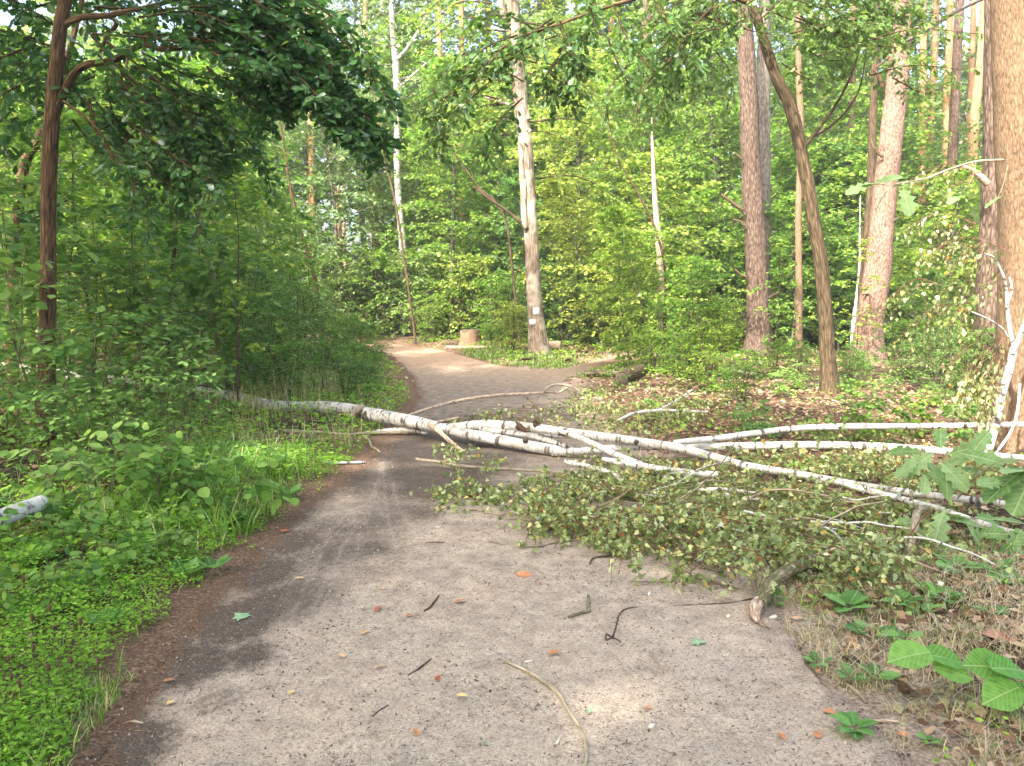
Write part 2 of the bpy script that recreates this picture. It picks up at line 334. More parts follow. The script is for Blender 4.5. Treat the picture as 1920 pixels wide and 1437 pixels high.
# leaf templates: x along the leaf, y across, z up; outline fanned to a folded midrib
def fan(outline, fold=.12, curl=-.10):
    """outline: (x, y) points for one side from base to tip; mirrored"""
    n = len(outline); V = []; 
    for x, y in outline: V.append((x, 0, curl * x * x))
    for x, y in outline: V.append((x, y, fold * y + curl * x * x))
    for x, y in outline: V.append((x, -y, fold * y + curl * x * x))
    Q = []
    for i in range(n - 1):
        Q.append((i, i + 1, n + i + 1, n + i)); Q.append((i, 2 * n + i, 2 * n + i + 1, i + 1))
    return np.array(V, float), np.array(Q), np.zeros((0, 3), int)
LT = {
    'kite': (np.array([(0, 0, 0), (.45, .3, .07), (1, 0, -.06), (.45, -.3, .07)], float), np.zeros((0, 4), int), np.array([(0, 2, 1), (0, 3, 2)])),
    'wide': (np.array([(0, 0, 0), (.4, .45, .08), (1, 0, -.08), (.4, -.45, .08)], float), np.zeros((0, 4), int), np.array([(0, 2, 1), (0, 3, 2)])),
    'birch': (np.array([(0, 0, 0), (.22, .40, .05), (1.0, 0, -.10), (.22, -.40, .05), (.55, .27, .02), (.55, -.27, .02)], float), np.zeros((0, 4), int), np.array([(0, 4, 1), (0, 2, 4), (0, 3, 5), (0, 5, 2)])),
    'oval': (np.array([(0, 0, 0), (.3, .28, .05), (.7, .25, .02), (1, 0, -.08), (.7, -.25, .02), (.3, -.28, .05)], float), np.array([(0, 3, 2, 1), (0, 5, 4, 3)]), np.zeros((0, 3), int)),
    'oak': fan([(0, .02), (.12, .07), (.22, .20), (.32, .12), (.45, .30), (.56, .17), (.70, .32), (.80, .19), (.92, .17), (1.0, .02)], .18, -.12),
    'oaklo': fan([(0, .03), (.2, .18), (.35, .12), (.6, .30), (.8, .2), (1.0, .02)], .18, -.14),
    'hazel': fan([(0, .02), (.06, .22), (.25, .38), (.5, .42), (.72, .32), (.88, .16), (1.0, .01)], .10, -.10),
    'hazelbig': fan([(0, .01), (.03, .15), (.06, .19), (.12, .27), (.14, .26), (.22, .35), (.24, .335), (.33, .40), (.35, .385), (.46, .43), (.48, .41), (.58, .42), (.60, .395), (.69, .37), (.71, .34), (.79, .28), (.81, .25), (.88, .16), (.93, .07), (1.0, .005)], .16, -.16),
    'blade': None,
}
# palmate maple leaf
def palm():
    o = [(0, 0), (.10, .25), (.05, .48), (.30, .34), (.45, .55), (.55, .25), (1.0, 0), (.55, -.25), (.45, -.55), (.30, -.34), (.05, -.48), (.10, -.25)]
    V = [(.28, 0, 0)] + [(x, y, -.12 * (x - .28) ** 2 - .22 * y * y) for x, y in o]
    T = [(0, i + 1, (i + 1) % len(o) + 1) for i in range(len(o))]
    T = [(a, c, b) for a, b, c in T]
    return np.array(V, float), np.zeros((0, 4), int), np.array(T)
LT['palm'] = palm()
def unit(a): return a / (np.linalg.norm(a, axis=-1, keepdims=True) + 1e-12)
def add_leaves(mb, kind, P, D, N, S, rnd=None):
    V, Q, T = LT[kind]; P = np.asarray(P, float); n = len(P)
    if n == 0: return
    D = unit(D); B = unit(np.cross(N, D)); N = np.cross(D, B); S = np.asarray(S, float)[:, None, None]
    pts = P[:, None] + S * (V[None, :, 0:1] * D[:, None] + V[None, :, 1:2] * B[:, None] + V[None, :, 2:3] * N[:, None])
    k = len(V); off = (np.arange(n) * k)[:, None, None]
    rnd = rng.random(n) if rnd is None else rnd
    mb.add(pts.reshape(-1, 3), (Q[None] + off).reshape(-1, 4) if len(Q) else None, (T[None] + off).reshape(-1, 3) if len(T) else None, None, np.repeat(rnd, k))
LEAFMESH = {}
def leaf_mesh(kind, mat):
    k = (kind, mat)
    if k not in LEAFMESH:
        b = MB(); add_leaves(b, kind, [[0, 0, 0]], np.array([[1., 0, 0]]), np.array([[0., 0, 1.]]), [1.0], np.array([.5]))
        LEAFMESH[k] = b.mesh('leaf', M[mat], False)
    return LEAFMESH[k]
def leaf_objs(parent, kind, mat, P, D, N, S, name='leaf'):
    me = leaf_mesh(kind, mat); D = unit(D); B = unit(np.cross(N, D)); N2 = np.cross(D, B)
    pl = np.array(parent.location)
    for i in range(len(P)):
        o = bpy.data.objects.new(name, me); COL.objects.link(o); o.parent = parent
        s = float(S[i]); p = np.asarray(P[i]) - pl
        o.matrix_basis = Matrix(((D[i][0] * s, B[i][0] * s, N2[i][0] * s, p[0]), (D[i][1] * s, B[i][1] * s, N2[i][1] * s, p[1]), (D[i][2] * s, B[i][2] * s, N2[i][2] * s, p[2]), (0, 0, 0, 1)))
def in_frame(P, m=0):
    P = np.asarray(P); d = P - np.array([0, 0, CAMH]); yc = d[:, 1] * cp - d[:, 2] * sp; zc = d[:, 1] * sp + d[:, 2] * cp
    yc = np.maximum(yc, .01); x = CX + F * d[:, 0] / yc; y = CY - F * zc / yc
    return (x > m) & (x < 1920 - m) & (y > m) & (y < 1437 - m) & (d[:, 1] > .3)

# ------------------------------------------------------------------ growing things
class Leaves:
    def __init__(s): s.P = []; s.D = []; s.N = []; s.S = []
    def add(s, P, D, N, S): s.P.append(P); s.D.append(D); s.N.append(N); s.S.append(S)
    def get(s):
        if not s.P: z = np.zeros((0, 3)); return z, z, z, np.zeros(0)
        return np.concatenate(s.P), np.concatenate(s.D), np.concatenate(s.N), np.concatenate(s.S)
def walk(p, d, L, n=6, droop=0.0, wob=.25, up=0.0):
    d = np.array(d, float); d /= np.linalg.norm(d); P = [np.array(p, float)]
    for i in range(n):
        d = d + rng.normal(0, wob, 3) * .5 + np.array([0, 0, up - droop * (i + 1) / n]); d /= np.linalg.norm(d)
        P.append(P[-1] + d * L / n)
    return np.array(P)
def leafy(wood, lv, limb, r0, tl=.5, nt=12, nl=10, size=.08, flat=.35, t0=.2, droop=.15, hang=0.0, twr=.004, sides=3, spread=1.0, sub=True):
    """side twigs along a limb, each with alternate leaves lying roughly level"""
    n = len(limb)
    if wood is not None: tube(wood, limb, np.linspace(r0, r0 * .25 + min(.002, r0 * .3), n), 5 if r0 > .012 else 4)
    for k in range(nt):
        t = t0 + (1 - t0) * (k + rng.random() * .6) / nt; f = min(t, .999) * (n - 1); i = int(f)
        p = limb[i] + (limb[i + 1] - limb[i]) * (f - i); d = unit(limb[i + 1] - limb[i])
        side = unit(np.cross(d, [0, 0, 1.]) + rng.normal(0, .3, 3)) * (1 if k % 2 else -1)
        L = tl * (1.1 - .6 * t) * rng.uniform(.6, 1.3)
        tw = walk(p, d * .6 + side * spread + np.array([0, 0, rng.normal(0, .2) - hang]), L, 3, droop + hang, .2)
        if wood is not None: tube(wood, tw, np.array([twr, twr * .8, twr * .6, twr * .3]), sides)
        m = max(2, int(nl * rng.uniform(.7, 1.2)))
        u = (np.arange(m) + .7) / m * .999 * 3; ii = u.astype(int).clip(0, 2); fr = (u - ii)[:, None]
        P = tw[ii] * (1 - fr) + tw[ii + 1] * fr; td = unit(tw[ii + 1] - tw[ii])
        sgn = np.where(np.arange(m) % 2, 1, -1)[:, None]
        N = unit(np.array([0, 0, 1.]) + rng.normal(0, flat, (m, 3)))
        D = unit(td * .55 + np.cross(td, [0, 0, 1.]) * sgn * .9 + rng.normal(0, .25, (m, 3)) + np.array([0, 0, -.15 - hang]))
        P = P + rng.normal(0, size * .25, (m, 3))
        lv.add(P, D, N, size * rng.uniform(.6, 1.25, m))
def crown_tree(H, Rr, z0, nlimb, nt, nl, size, kind, mat, bark, trunk_r, flat=.35, droop=.12, lean=.3, top=.25, tl=.7, shape='egg', stems=1, limb_up=.35, hang=0):
    """returns trunk mesh and crown mesh, base at origin"""
    wood = MB(); lv = Leaves(); cw = MB()
    for s in range(stems):
        a = rng.random() * 6.28; ln = lean * rng.uniform(.3, 1) * (1 if stems == 1 else 2.2)
        st = walk((math.cos(a) * .08 * (stems > 1), math.sin(a) * .08 * (stems > 1), -.15), (math.cos(a) * ln * .4, math.sin(a) * ln * .4, 1), H, 14, 0, .10)
        st[0][2] = -.15
        rs = trunk_r * (1 - np.linspace(0, 1, 15)) ** .8 * (1 if stems == 1 else .6) + min(.006, trunk_r * .3)
        tube(wood, smooth_path(st, 30), np.interp(np.linspace(0, 14, 30), np.arange(15), rs), 10, .08)
        nn = nlimb // stems
        for k in range(nn):
            t = z0 / H + (1 - z0 / H) * ((k + rng.random()) / nn) ** .9
            f = min(t, .995) * 14; i = int(f); p = st[i] + (st[i + 1] - st[i]) * (f - i)
            u = (t - z0 / H) / (1 - z0 / H)
            prof = {'egg': (math.sin(math.pi * min(1, .15 + u * .85)) ** .6), 'cone': 1 - .85 * u, 'dome': math.sqrt(max(.04, 1 - u * u * .95))}[shape]
            L = max(.25, Rr * prof * rng.uniform(.65, 1.15))
            az = k * 2.4 + rng.random() * .8 + s * 1.3
            lp = walk(p, (math.cos(az), math.sin(az), limb_up * rng.uniform(.3, 1.6) + u * .5), L, 6, droop * 2, .22)
            thin = dict(twr=.0015) if trunk_r < .02 else {}
            leafy(cw, lv, lp, max(.006 if trunk_r > .02 else .0022, trunk_r * .22 * (1 - u * .6)), tl * min(1, L / Rr + .3), nt, nl, size, flat, .12, droop, hang, **thin)
    P, D, N, S = lv.get()
    crown = MB(); add_leaves(crown, kind, P, D, N, S)
    # limbs go with the trunk mesh
    return wood.mesh('trunk', M[bark]), cw.mesh('limbs', M[bark if bark != 'birch' else 'redtwig']), crown.mesh('crown', M[mat], False)
LANDM = [(90, 600, 'the left oak trunk'), (330, 300, 'the drooping oak foliage'), (560, 620, 'the left verge near the bend'), (748, 400, 'the tall white birch'), (880, 640, 'the old stump'), (1004, 500, 'the old tree'), (1165, 700, 'the dark log'),
         (1238, 560, 'the pale dead snag'), (1422, 450, 'the twin pines'), (1545, 500, 'the curved oak'), (1655, 420, 'the leaning pinkish pine'), (1770, 300, 'the sunlit orange pines'), (1870, 400, 'the big tan trunk'), (480, 760, 'the fallen birch root end'), (40, 960, 'the short birch log'), (700, 780, 'the fallen birch trunk'), (1500, 820, 'the long white stems')]
USED = {}
def autolabel(base, x, y, z=1.0):
    d = np.array([x, y, z - CAMH]); yc = max(.1, d[1] * cp - d[2] * sp); px, py = CX + F * d[0] / yc, CY - F * (d[1] * sp + d[2] * cp) / yc
    lm = min(LANDM, key=lambda l: (l[0] - px) ** 2 + .4 * (l[1] - py) ** 2); dx = px - lm[0]
    rel = 'in line with' if abs(dx) < 22 else ('just right of' if 0 < dx < 80 else 'just left of' if -80 < dx < 0 else 'further right of' if dx > 0 else 'further left of')
    l = base + ' ' + rel + ' ' + lm[2]; return l
def place_tree(proto, name, x, y, label, cat='tree', group=None, rz=None, sc=1.0, mat=None, bark=None, sz=None):
    t, l, c = proto
    z = zg1(x, y)
    s = (sc, sc, sc * (sz or 1))
    e = empty(name, (x, y, z - .02), label, cat, group, rng.random() * 6.28 if rz is None else rz, s)
    if cat != 'shrub' and t is not None:
        o = obj('trunk', t, e)
        if bark: o.material_slots[0].link = 'OBJECT'; o.material_slots[0].material = M[bark]
    elif t is not None: o = obj('stem', t, e)
    o = obj('limbs', l, e, kind='stuff')
    o = obj('crown', c, e, kind='stuff')
    if mat: o.material_slots[0].link = 'OBJECT'; o.material_slots[0].material = M[mat]
    return e

# ================================================================== THE SETTING: ground and path
def grid_mesh(name, xs, ys, zf, mat, keep=None, extra=None):
    X, Y = np.meshgrid(xs, ys); x, y = X.ravel(), Y.ravel()
    sd = poly_sd(x, y); z = zf(x, y, sd); nx, ny = len(xs), len(ys)
    i = np.arange(ny - 1)[:, None] * nx + np.arange(nx - 1)[None]
    q = np.stack([i, i + 1, i + nx + 1, i + nx], -1).reshape(-1, 4)
    ex = {'sd': sd}
    if extra: ex.update(extra(x, y, sd))
    if keep is not None:
        kf = keep(x, y, sd); q = q[kf[q].all(1)]
        used = np.unique(q); mp = np.zeros(len(x), int); mp[used] = np.arange(len(used)); q = mp[q]
        x, y, z = x[used], y[used], z[used]; ex = {k: v[used] for k, v in ex.items()}
    mb = MB(); mb.add(np.stack([x, y, z], -1), q); return mb.mesh(name, mat, True, ex)
def geo(a, b, s0, g):
    o = [a]; s = s0
    while o[-1] < b: o.append(o[-1] + s); s *= g
    return np.array(o)
xs = np.concatenate([-geo(4, 150, .06, 1.13)[::-1], np.arange(-3.97, 3.97, .035), geo(4, 150, .06, 1.13)])
ys = np.concatenate([-geo(2, 60, .3, 1.25)[::-1] + 3, np.arange(1.2, 9, .035), geo(9.02, 150, .04, 1.022)])
# forest floor
m, nt, out, N, L = nmat('forest_soil')
tc = N('NewGeometry'); sda = N('Attribute', attribute_name='sd')
sx = N('SeparateXYZ'); L(tc.outputs['Position'], sx.inputs[0])
n1 = N('TexNoise'); n1.inputs['Scale'].default_value = 1.3; n1.inputs['Detail'].default_value = 6; L(tc.outputs['Position'], n1.inputs[0])
v1 = N('TexVoronoi'); v1.inputs['Scale'].default_value = 22; v1.inputs['Randomness'].default_value = 1; L(mixc(N, L, .03, tc.outputs['Position'], n1.outputs['Color'], 'ADD'), v1.inputs[0])
cs = N('SeparateColor'); L(v1.outputs['Color'], cs.inputs[0])
leafc = ramp(N, L, cs.outputs[0], [(0, (.05, .03, .02)), (.4, (.12, .07, .042)), (.75, (.21, .13, .08)), (1, (.31, .21, .14))]).outputs[0]
n2 = N('TexNoise'); n2.inputs['Scale'].default_value = 60; n2.inputs['Detail'].default_value = 5; L(tc.outputs['Position'], n2.inputs[0])
soil = ramp(N, L, n2.outputs[0], [(.3, (.022, .017, .012)), (.7, (.07, .052, .036))]).outputs[0]
ndl = ramp(N, L, n2.outputs[0], [(.25, (.05, .03, .02)), (.5, (.14, .088, .056)), (.75, (.29, .20, .135))]).outputs[0]
dirt = ramp(N, L, n2.outputs[0], [(.25, (.10, .075, .052)), (.5, (.27, .205, .15)), (.75, (.45, .36, .28))]).outputs[0]
rs_ = ramp(N, L, sx.outputs[0], [(0, (0, 0, 0)), (.3, (1, 1, 1))]).outputs[0]; ndl = mixc(N, L, rs_, ndl, dirt)
f1 = ramp(N, L, n1.outputs[0], [(.42, (0, 0, 0)), (.6, (1, 1, 1))]).outputs[0]
base = mixc(N, L, f1, soil, leafc)
nn = N('Math', operation='MULTIPLY_ADD'); L(n1.outputs[0], nn.inputs[0]); nn.inputs[1].default_value = 1.0; nn.inputs[2].default_value = -.5
sm = N('Math', operation='ADD'); L(sda.outputs['Fac'], sm.inputs[0]); L(nn.outputs[0], sm.inputs[1])
f2 = ramp(N, L, sm.outputs[0], [(.3, (1, 1, 1)), (.7, (0, 0, 0))]).outputs[0]
base = mixc(N, L, f2, base, ndl)
b = N('BsdfPrincipled'); b.inputs['Roughness'].default_value = .95; b.inputs['Specular IOR Level'].default_value = .15; L(base, b.inputs['Base Color'])
bp = N('Bump'); bp.inputs['Strength'].default_value = .7; bp.inputs['Distance'].default_value = .02; L(n2.outputs[0], bp.inputs['Height']); L(bp.outputs[0], b.inputs['Normal']); L(b.outputs[0], out.inputs[0])
M['floor'] = m
me = grid_mesh('forest_floor', xs, ys, lambda x, y, sd: zg(x, y, sd) - .035 * np.clip(-sd / .12, 0, 1), m)
obj('forest_floor', me, kind='structure')
# path
TRK = [[(712, 868), (706, 930), (668, 985), (632, 1045), (598, 1120), (560, 1200), (512, 1290), (462, 1370), (420, 1437)],
       [(716, 880), (690, 940), (650, 985), (612, 1020), (585, 1075)],
       [(718, 868), (722, 930), (730, 980), (748, 1035)],
       [(735, 905), (748, 950), (768, 985), (800, 1010)],
       [(700, 905), (712, 955), (738, 1000), (742, 1040)],
       [(668, 965), (640, 1030), (618, 1110), (590, 1180), (548, 1270), (510, 1350)],
       [(655, 960), (618, 1000), (600, 1040), (560, 1130), (520, 1215)],
       [(690, 960), (668, 1030), (650, 1100), (640, 1180)]]
TRKW = [smooth_path([(*g2(*p), 0) for p in t], 30)[:, :2] for t in TRK]
def line_d(x, y, Pl):
    d = np.full(x.shape, 1e9)
    for i in range(len(Pl) - 1):
        ax, ay = Pl[i]; ex, ey = Pl[i + 1][0] - ax, Pl[i + 1][1] - ay
        t = np.clip(((x - ax) * ex + (y - ay) * ey) / (ex * ex + ey * ey + 1e-12), 0, 1)
        d = np.minimum(d, (x - ax - t * ex) ** 2 + (y - ay - t * ey) ** 2)
    return np.sqrt(d)
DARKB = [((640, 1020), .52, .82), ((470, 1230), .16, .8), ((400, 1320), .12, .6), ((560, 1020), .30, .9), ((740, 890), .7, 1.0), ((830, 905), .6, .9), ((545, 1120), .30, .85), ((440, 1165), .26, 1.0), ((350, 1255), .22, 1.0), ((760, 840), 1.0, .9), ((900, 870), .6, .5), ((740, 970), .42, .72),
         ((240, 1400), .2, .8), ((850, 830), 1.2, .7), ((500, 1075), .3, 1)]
def path_extra(x, y, sd):
    tr = np.zeros_like(x); near = (y > 2) & (y < 8.5) & (x < 0.3)
    for k, t in enumerate(TRKW):
        d = np.full_like(x, 9); d[near] = line_d(x[near] + (fbm(x[near] * 6, y[near] * 6) - .5) * .03, y[near], t)
        wd = .016 if k else .022
        tr = np.maximum(tr, np.clip(1.2 - d / wd, 0, 1) * (.8 if k else .7)); tr = np.maximum(tr, .35 * np.clip(1 - d / .13, 0, 1))
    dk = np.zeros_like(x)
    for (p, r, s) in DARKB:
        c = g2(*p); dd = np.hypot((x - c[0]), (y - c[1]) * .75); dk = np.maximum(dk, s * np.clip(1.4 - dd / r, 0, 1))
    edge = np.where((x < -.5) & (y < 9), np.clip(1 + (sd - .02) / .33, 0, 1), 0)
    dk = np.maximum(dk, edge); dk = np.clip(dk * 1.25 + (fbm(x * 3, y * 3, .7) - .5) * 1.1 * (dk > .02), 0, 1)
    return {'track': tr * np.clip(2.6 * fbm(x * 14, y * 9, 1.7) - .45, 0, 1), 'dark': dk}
pxs = np.concatenate([-geo(2.3, 9, .05, 1.06)[::-1], np.arange(-2.28, 1.95, .018), geo(1.97, 7, .03, 1.05)])
pys = np.concatenate([np.arange(-13.9, 1.6, .25), np.arange(1.6, 9, .022), geo(9.02, 36, .03, 1.018)])
def path_z(x, y, sd):
    ex = path_extra(x, y, sd)
    z = zg(x, y, sd) + .006 - ex['track'] * .008 + (fbm(x * 28, y * 28, .2, 3) - .5) * .012 * np.clip(-sd / .1, 0, 1)
    return z - .012 * np.clip((sd + .02) / .1, 0, 1)
m, nt, out, N, L = nmat('packed_sand')
tc = N('NewGeometry')
def nz(s, d=5, r=.6, src=None):
    n = N('TexNoise'); n.inputs['Scale'].default_value = s; n.inputs['Detail'].default_value = d; n.inputs['Roughness'].default_value = r; L(src or tc.outputs['Position'], n.inputs[0]); return n.outputs[0]
big = nz(.9, 5); mid = nz(7, 5); fine = nz(95, 6, .75); sp_ = nz(170, 2)
sand = ramp(N, L, fine, [(.26, (.11, .087, .067)), (.38, (.32, .261, .205)), (.54, (.50, .413, .33)), (.72, (.70, .59, .485))]).outputs[0]
grey = ramp(N, L, fine, [(.30, (.055, .045, .037)), (.5, (.16, .130, .107)), (.75, (.30, .25, .21))]).outputs[0]
sy = N('SeparateXYZ'); L(tc.outputs['Position'], sy.inputs[0])
# grey, moister sand in patches and, with shade painted in, beyond the fallen birch (y 8-16 m)
fy = ramp(N, L, None or sy.outputs[1], [(0, (0, 0, 0)), (1, (0, 0, 0))])
mr = N('MapRange'); L(sy.outputs[1], mr.inputs[0]); mr.inputs[1].default_value = 2.5; mr.inputs[2].default_value = 9
mr2 = N('MapRange'); L(sy.outputs[1], mr2.inputs[0]); mr2.inputs[1].default_value = 20.5; mr2.inputs[2].default_value = 13
mu = N('Math', operation='MULTIPLY'); L(mr.outputs[0], mu.inputs[0]); L(mr2.outputs[0], mu.inputs[1])
ad = N('Math', operation='MULTIPLY_ADD'); L(mu.outputs[0], ad.inputs[0]); ad.inputs[1].default_value = .85
bg_ = N('MapRange'); L(mid, bg_.inputs[0]); bg_.inputs[1].default_value = .35; bg_.inputs[2].default_value = .7; bg_.inputs[3].default_value = -.25; bg_.inputs[4].default_value = .35
L(bg_.outputs[0], ad.inputs[2]); ad.use_clamp = True
c = mixc(N, L, ad.outputs[0], sand, grey)
pk = ramp(N, L, big, [(.4, (0, 0, 0)), (.65, (.6, .6, .6))]).outputs[0]
c = mixc(N, L, pk, c, mixc(N, L, 1.0, c, (1.06, .99, .95), 'MULTIPLY'))
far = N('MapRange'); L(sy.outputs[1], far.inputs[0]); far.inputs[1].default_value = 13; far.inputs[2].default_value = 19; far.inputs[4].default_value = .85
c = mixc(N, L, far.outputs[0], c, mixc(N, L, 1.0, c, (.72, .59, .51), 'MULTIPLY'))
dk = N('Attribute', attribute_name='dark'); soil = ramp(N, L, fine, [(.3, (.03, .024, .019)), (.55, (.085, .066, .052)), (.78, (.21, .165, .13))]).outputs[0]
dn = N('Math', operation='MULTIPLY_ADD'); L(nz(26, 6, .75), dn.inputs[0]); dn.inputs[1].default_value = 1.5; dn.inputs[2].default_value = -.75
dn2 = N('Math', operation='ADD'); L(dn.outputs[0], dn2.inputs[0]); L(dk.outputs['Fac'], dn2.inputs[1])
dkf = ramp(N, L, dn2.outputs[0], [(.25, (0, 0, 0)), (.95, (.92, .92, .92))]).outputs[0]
# coarse mottling of the trodden sand
c = mixc(N, L, ramp(N, L, nz(17, 6, .8), [(.50, (0, 0, 0)), (.68, (.42, .42, .42))]).outputs[0], c, (.15, .112, .09))
# brown leaf mould on the side branch of the path
bx = N('MapRange'); L(sy.outputs[0], bx.inputs[0]); bx.inputs[1].default_value = .9; bx.inputs[2].default_value = 2.2
by = N('MapRange'); L(sy.outputs[1], by.inputs[0]); by.inputs[1].default_value = 11; by.inputs[2].default_value = 13
bm = N('Math', operation='MULTIPLY'); L(bx.outputs[0], bm.inputs[0]); L(by.outputs[0], bm.inputs[1]); bm.use_clamp = True
bm2 = N('Math', operation='MULTIPLY'); L(bm.outputs[0], bm2.inputs[0]); bm2.inputs[1].default_value = .8
c = mixc(N, L, bm2.outputs[0], c, ramp(N, L, fine, [(.3, (.05, .032, .022)), (.55, (.15, .095, .065)), (.78, (.28, .19, .13))]).outputs[0])
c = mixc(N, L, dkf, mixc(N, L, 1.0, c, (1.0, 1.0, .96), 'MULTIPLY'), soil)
trk = N('Attribute', attribute_name='track'); tm = N('Math', operation='MULTIPLY'); L(trk.outputs['Fac'], tm.inputs[0]); tm.inputs[1].default_value = .62
c = mixc(N, L, tm.outputs[0], c, mixc(N, L, .5, sand, (.30, .25, .215)))
# brown needle dust towards the rim
sda = N('Attribute', attribute_name='sd'); ss = N('Math', operation='MULTIPLY_ADD'); L(mid, ss.inputs[0]); ss.inputs[1].default_value = .45; L(sda.outputs['Fac'], ss.inputs[2])
rim = ramp(N, L, ss.outputs[0], [(.10, (0, 0, 0)), (.22, (1, 1, 1))]).outputs[0]
ndl = ramp(N, L, fine, [(.3, (.05, .03, .02)), (.52, (.14, .086, .056)), (.75, (.29, .20, .135))]).outputs[0]
dirt = ramp(N, L, fine, [(.3, (.10, .075, .052)), (.5, (.28, .215, .165)), (.75, (.48, .39, .31))]).outputs[0]
rs_ = ramp(N, L, sy.outputs[0], [(0, (0, 0, 0)), (.3, (1, 1, 1))]).outputs[0]; ndl = mixc(N, L, rs_, ndl, dirt)
c = mixc(N, L, rim, c, ndl)
# dark crumbs and pale grit
c = mixc(N, L, ramp(N, L, sp_, [(.62, (0, 0, 0)), (.67, (.8, .8, .8))]).outputs[0], c, (.05, .038, .03))
c = mixc(N, L, ramp(N, L, nz(48, 4, .7), [(.58, (0, 0, 0)), (.64, (.65, .65, .65))]).outputs[0], c, (.07, .055, .045))
c = mixc(N, L, ramp(N, L, nz(120, 3, .6), [(.64, (0, 0, 0)), (.68, (.7, .7, .7))]).outputs[0], c, (.60, .50, .42))
b = N('BsdfPrincipled'); b.inputs['Roughness'].default_value = .95; b.inputs['Specular IOR Level'].default_value = .12; L(c, b.inputs['Base Color'])
hb = N('Math', operation='MULTIPLY_ADD'); L(mid, hb.inputs[0]); hb.inputs[1].default_value = .6; L(fine, hb.inputs[2])
bp = N('Bump'); bp.inputs['Strength'].default_value = .75; bp.inputs['Distance'].default_value = .012; L(hb.outputs[0], bp.inputs['Height']); L(bp.outputs[0], b.inputs['Normal']); L(b.outputs[0], out.inputs[0])
M['sand'] = m
PEDGE = lambda x, y: (fbm(x * 4, y * 4, .1) - .5) * .25 + .03
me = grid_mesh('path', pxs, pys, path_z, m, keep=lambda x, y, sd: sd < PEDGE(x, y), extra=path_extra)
obj('path', me, kind='structure')
print('ground', time.time() - T0)

# ------------------------------------------------------------------ scattered stuff: grit, needles, litter, ground cover, grass
def scatter(n, x0, x1, y0, y1, dens, power=1.0):
    """random places, denser near the camera, kept with probability dens(x, y, sd)"""
    y = y0 + (y1 - y0) * rng.random(n) ** power; x = x0 + (x1 - x0) * rng.random(n)
    sd = poly_sd(x, y); k = rng.random(n) < dens(x, y, sd); x, y, sd = x[k], y[k], sd[k]
    return x, y, zg(x, y, sd), sd
def rdir(n, tilt=0.0):
    a = rng.random(n) * 6.283; return np.stack([np.cos(a), np.sin(a), rng.normal(0, tilt, n)], -1)
def up(n, s): return unit(np.array([0, 0, 1.]) + rng.normal(0, s, (n, 3)))
# grit on the path
mb = MB(); x, y, z, sd = scatter(62000, -1.9, 1.8, 2.2, 11, lambda x, y, sd: (sd < .05) * np.clip((fbm(x * 3, y * 3, 4) - .3) * 3, .15, 1), 1.7); n = len(x)
P = np.stack([x, y, z + .005], -1); s = .002 + .0055 * rng.random(n) ** 2.6
tet = np.array([(-1, -.6, -.4), (1, -.5, -.4), (.1, 1, -.4), (0, 0, .8)]); v = P[:, None] + (tet[None] + rng.normal(0, .35, (n, 4, 3))) * s[:, None, None]
tt = np.array([(0, 1, 3), (1, 2, 3), (2, 0, 3)])[None] + (np.arange(n) * 4)[:, None, None]
mb.add(v.reshape(-1, 3), None, tt.reshape(-1, 3), None, np.repeat(rng.random(n), 4))
mg, nt, out, N, L = nmat('grit'); b = N('BsdfPrincipled'); b.inputs['Roughness'].default_value = .9
L(ramp(N, L, N('Attribute', attribute_name='rnd').outputs['Fac'], [(0, (.035, .026, .02)), (.5, (.10, .072, .052)), (.85, (.26, .20, .155)), (1, (.55, .48, .40))]).outputs[0], b.inputs[0]); L(b.outputs[0], out.inputs[0])
obj('grit', mb.mesh('grit', mg, False), label='fine grit and crumbs of bark strewn over the sandy path', kind='stuff')
# fallen pine needles: thin slivers along the left rim and thinly on the path
mb = MB()
def needles(n, dens, y1=12, x0=-3.5, x1=2.2):
    x, y, z, sd = scatter(n, x0, x1, 2.2, y1, dens, 1.6); n = len(x)
    add_leaves(mb, 'kite', np.stack([x, y, z + .008 + .012 * rng.random(n)], -1), rdir(n, .15), up(n, .5), .022 + .03 * rng.random(n), rng.random(n))
_LT = LT['kite']; LT['kite'] = (np.array([(0, 0, 0), (.5, .035, .02), (1, 0, 0), (.5, -.035, .02)], float), _LT[1], _LT[2])
needles(70000, lambda x, y, sd: np.where(x < 0, np.exp(-((sd - .08) / .22) ** 2), .0) + .13 * (sd < 0) * np.clip((fbm(x * 2.5, y * 2.5, 8) - .35) * 5, .1, 1) + np.where(x > 0, .25 * (sd > 0), 0))
LT['kite'] = _LT
mn, nt, out, N, L = nmat('dry_needle'); b = N('BsdfPrincipled'); b.inputs['Roughness'].default_value = .8
L(ramp(N, L, N('Attribute', attribute_name='rnd').outputs['Fac'], [(0, (.04, .022, .014)), (.45, (.13, .06, .03)), (.8, (.26, .14, .07)), (1, (.42, .30, .18))]).outputs[0], b.inputs[0]); L(b.outputs[0], out.inputs[0])
obj('needle_litter', mb.mesh('needle_litter', mn, False), label='reddish dry pine needles gathered along the rim of the path', kind='stuff')
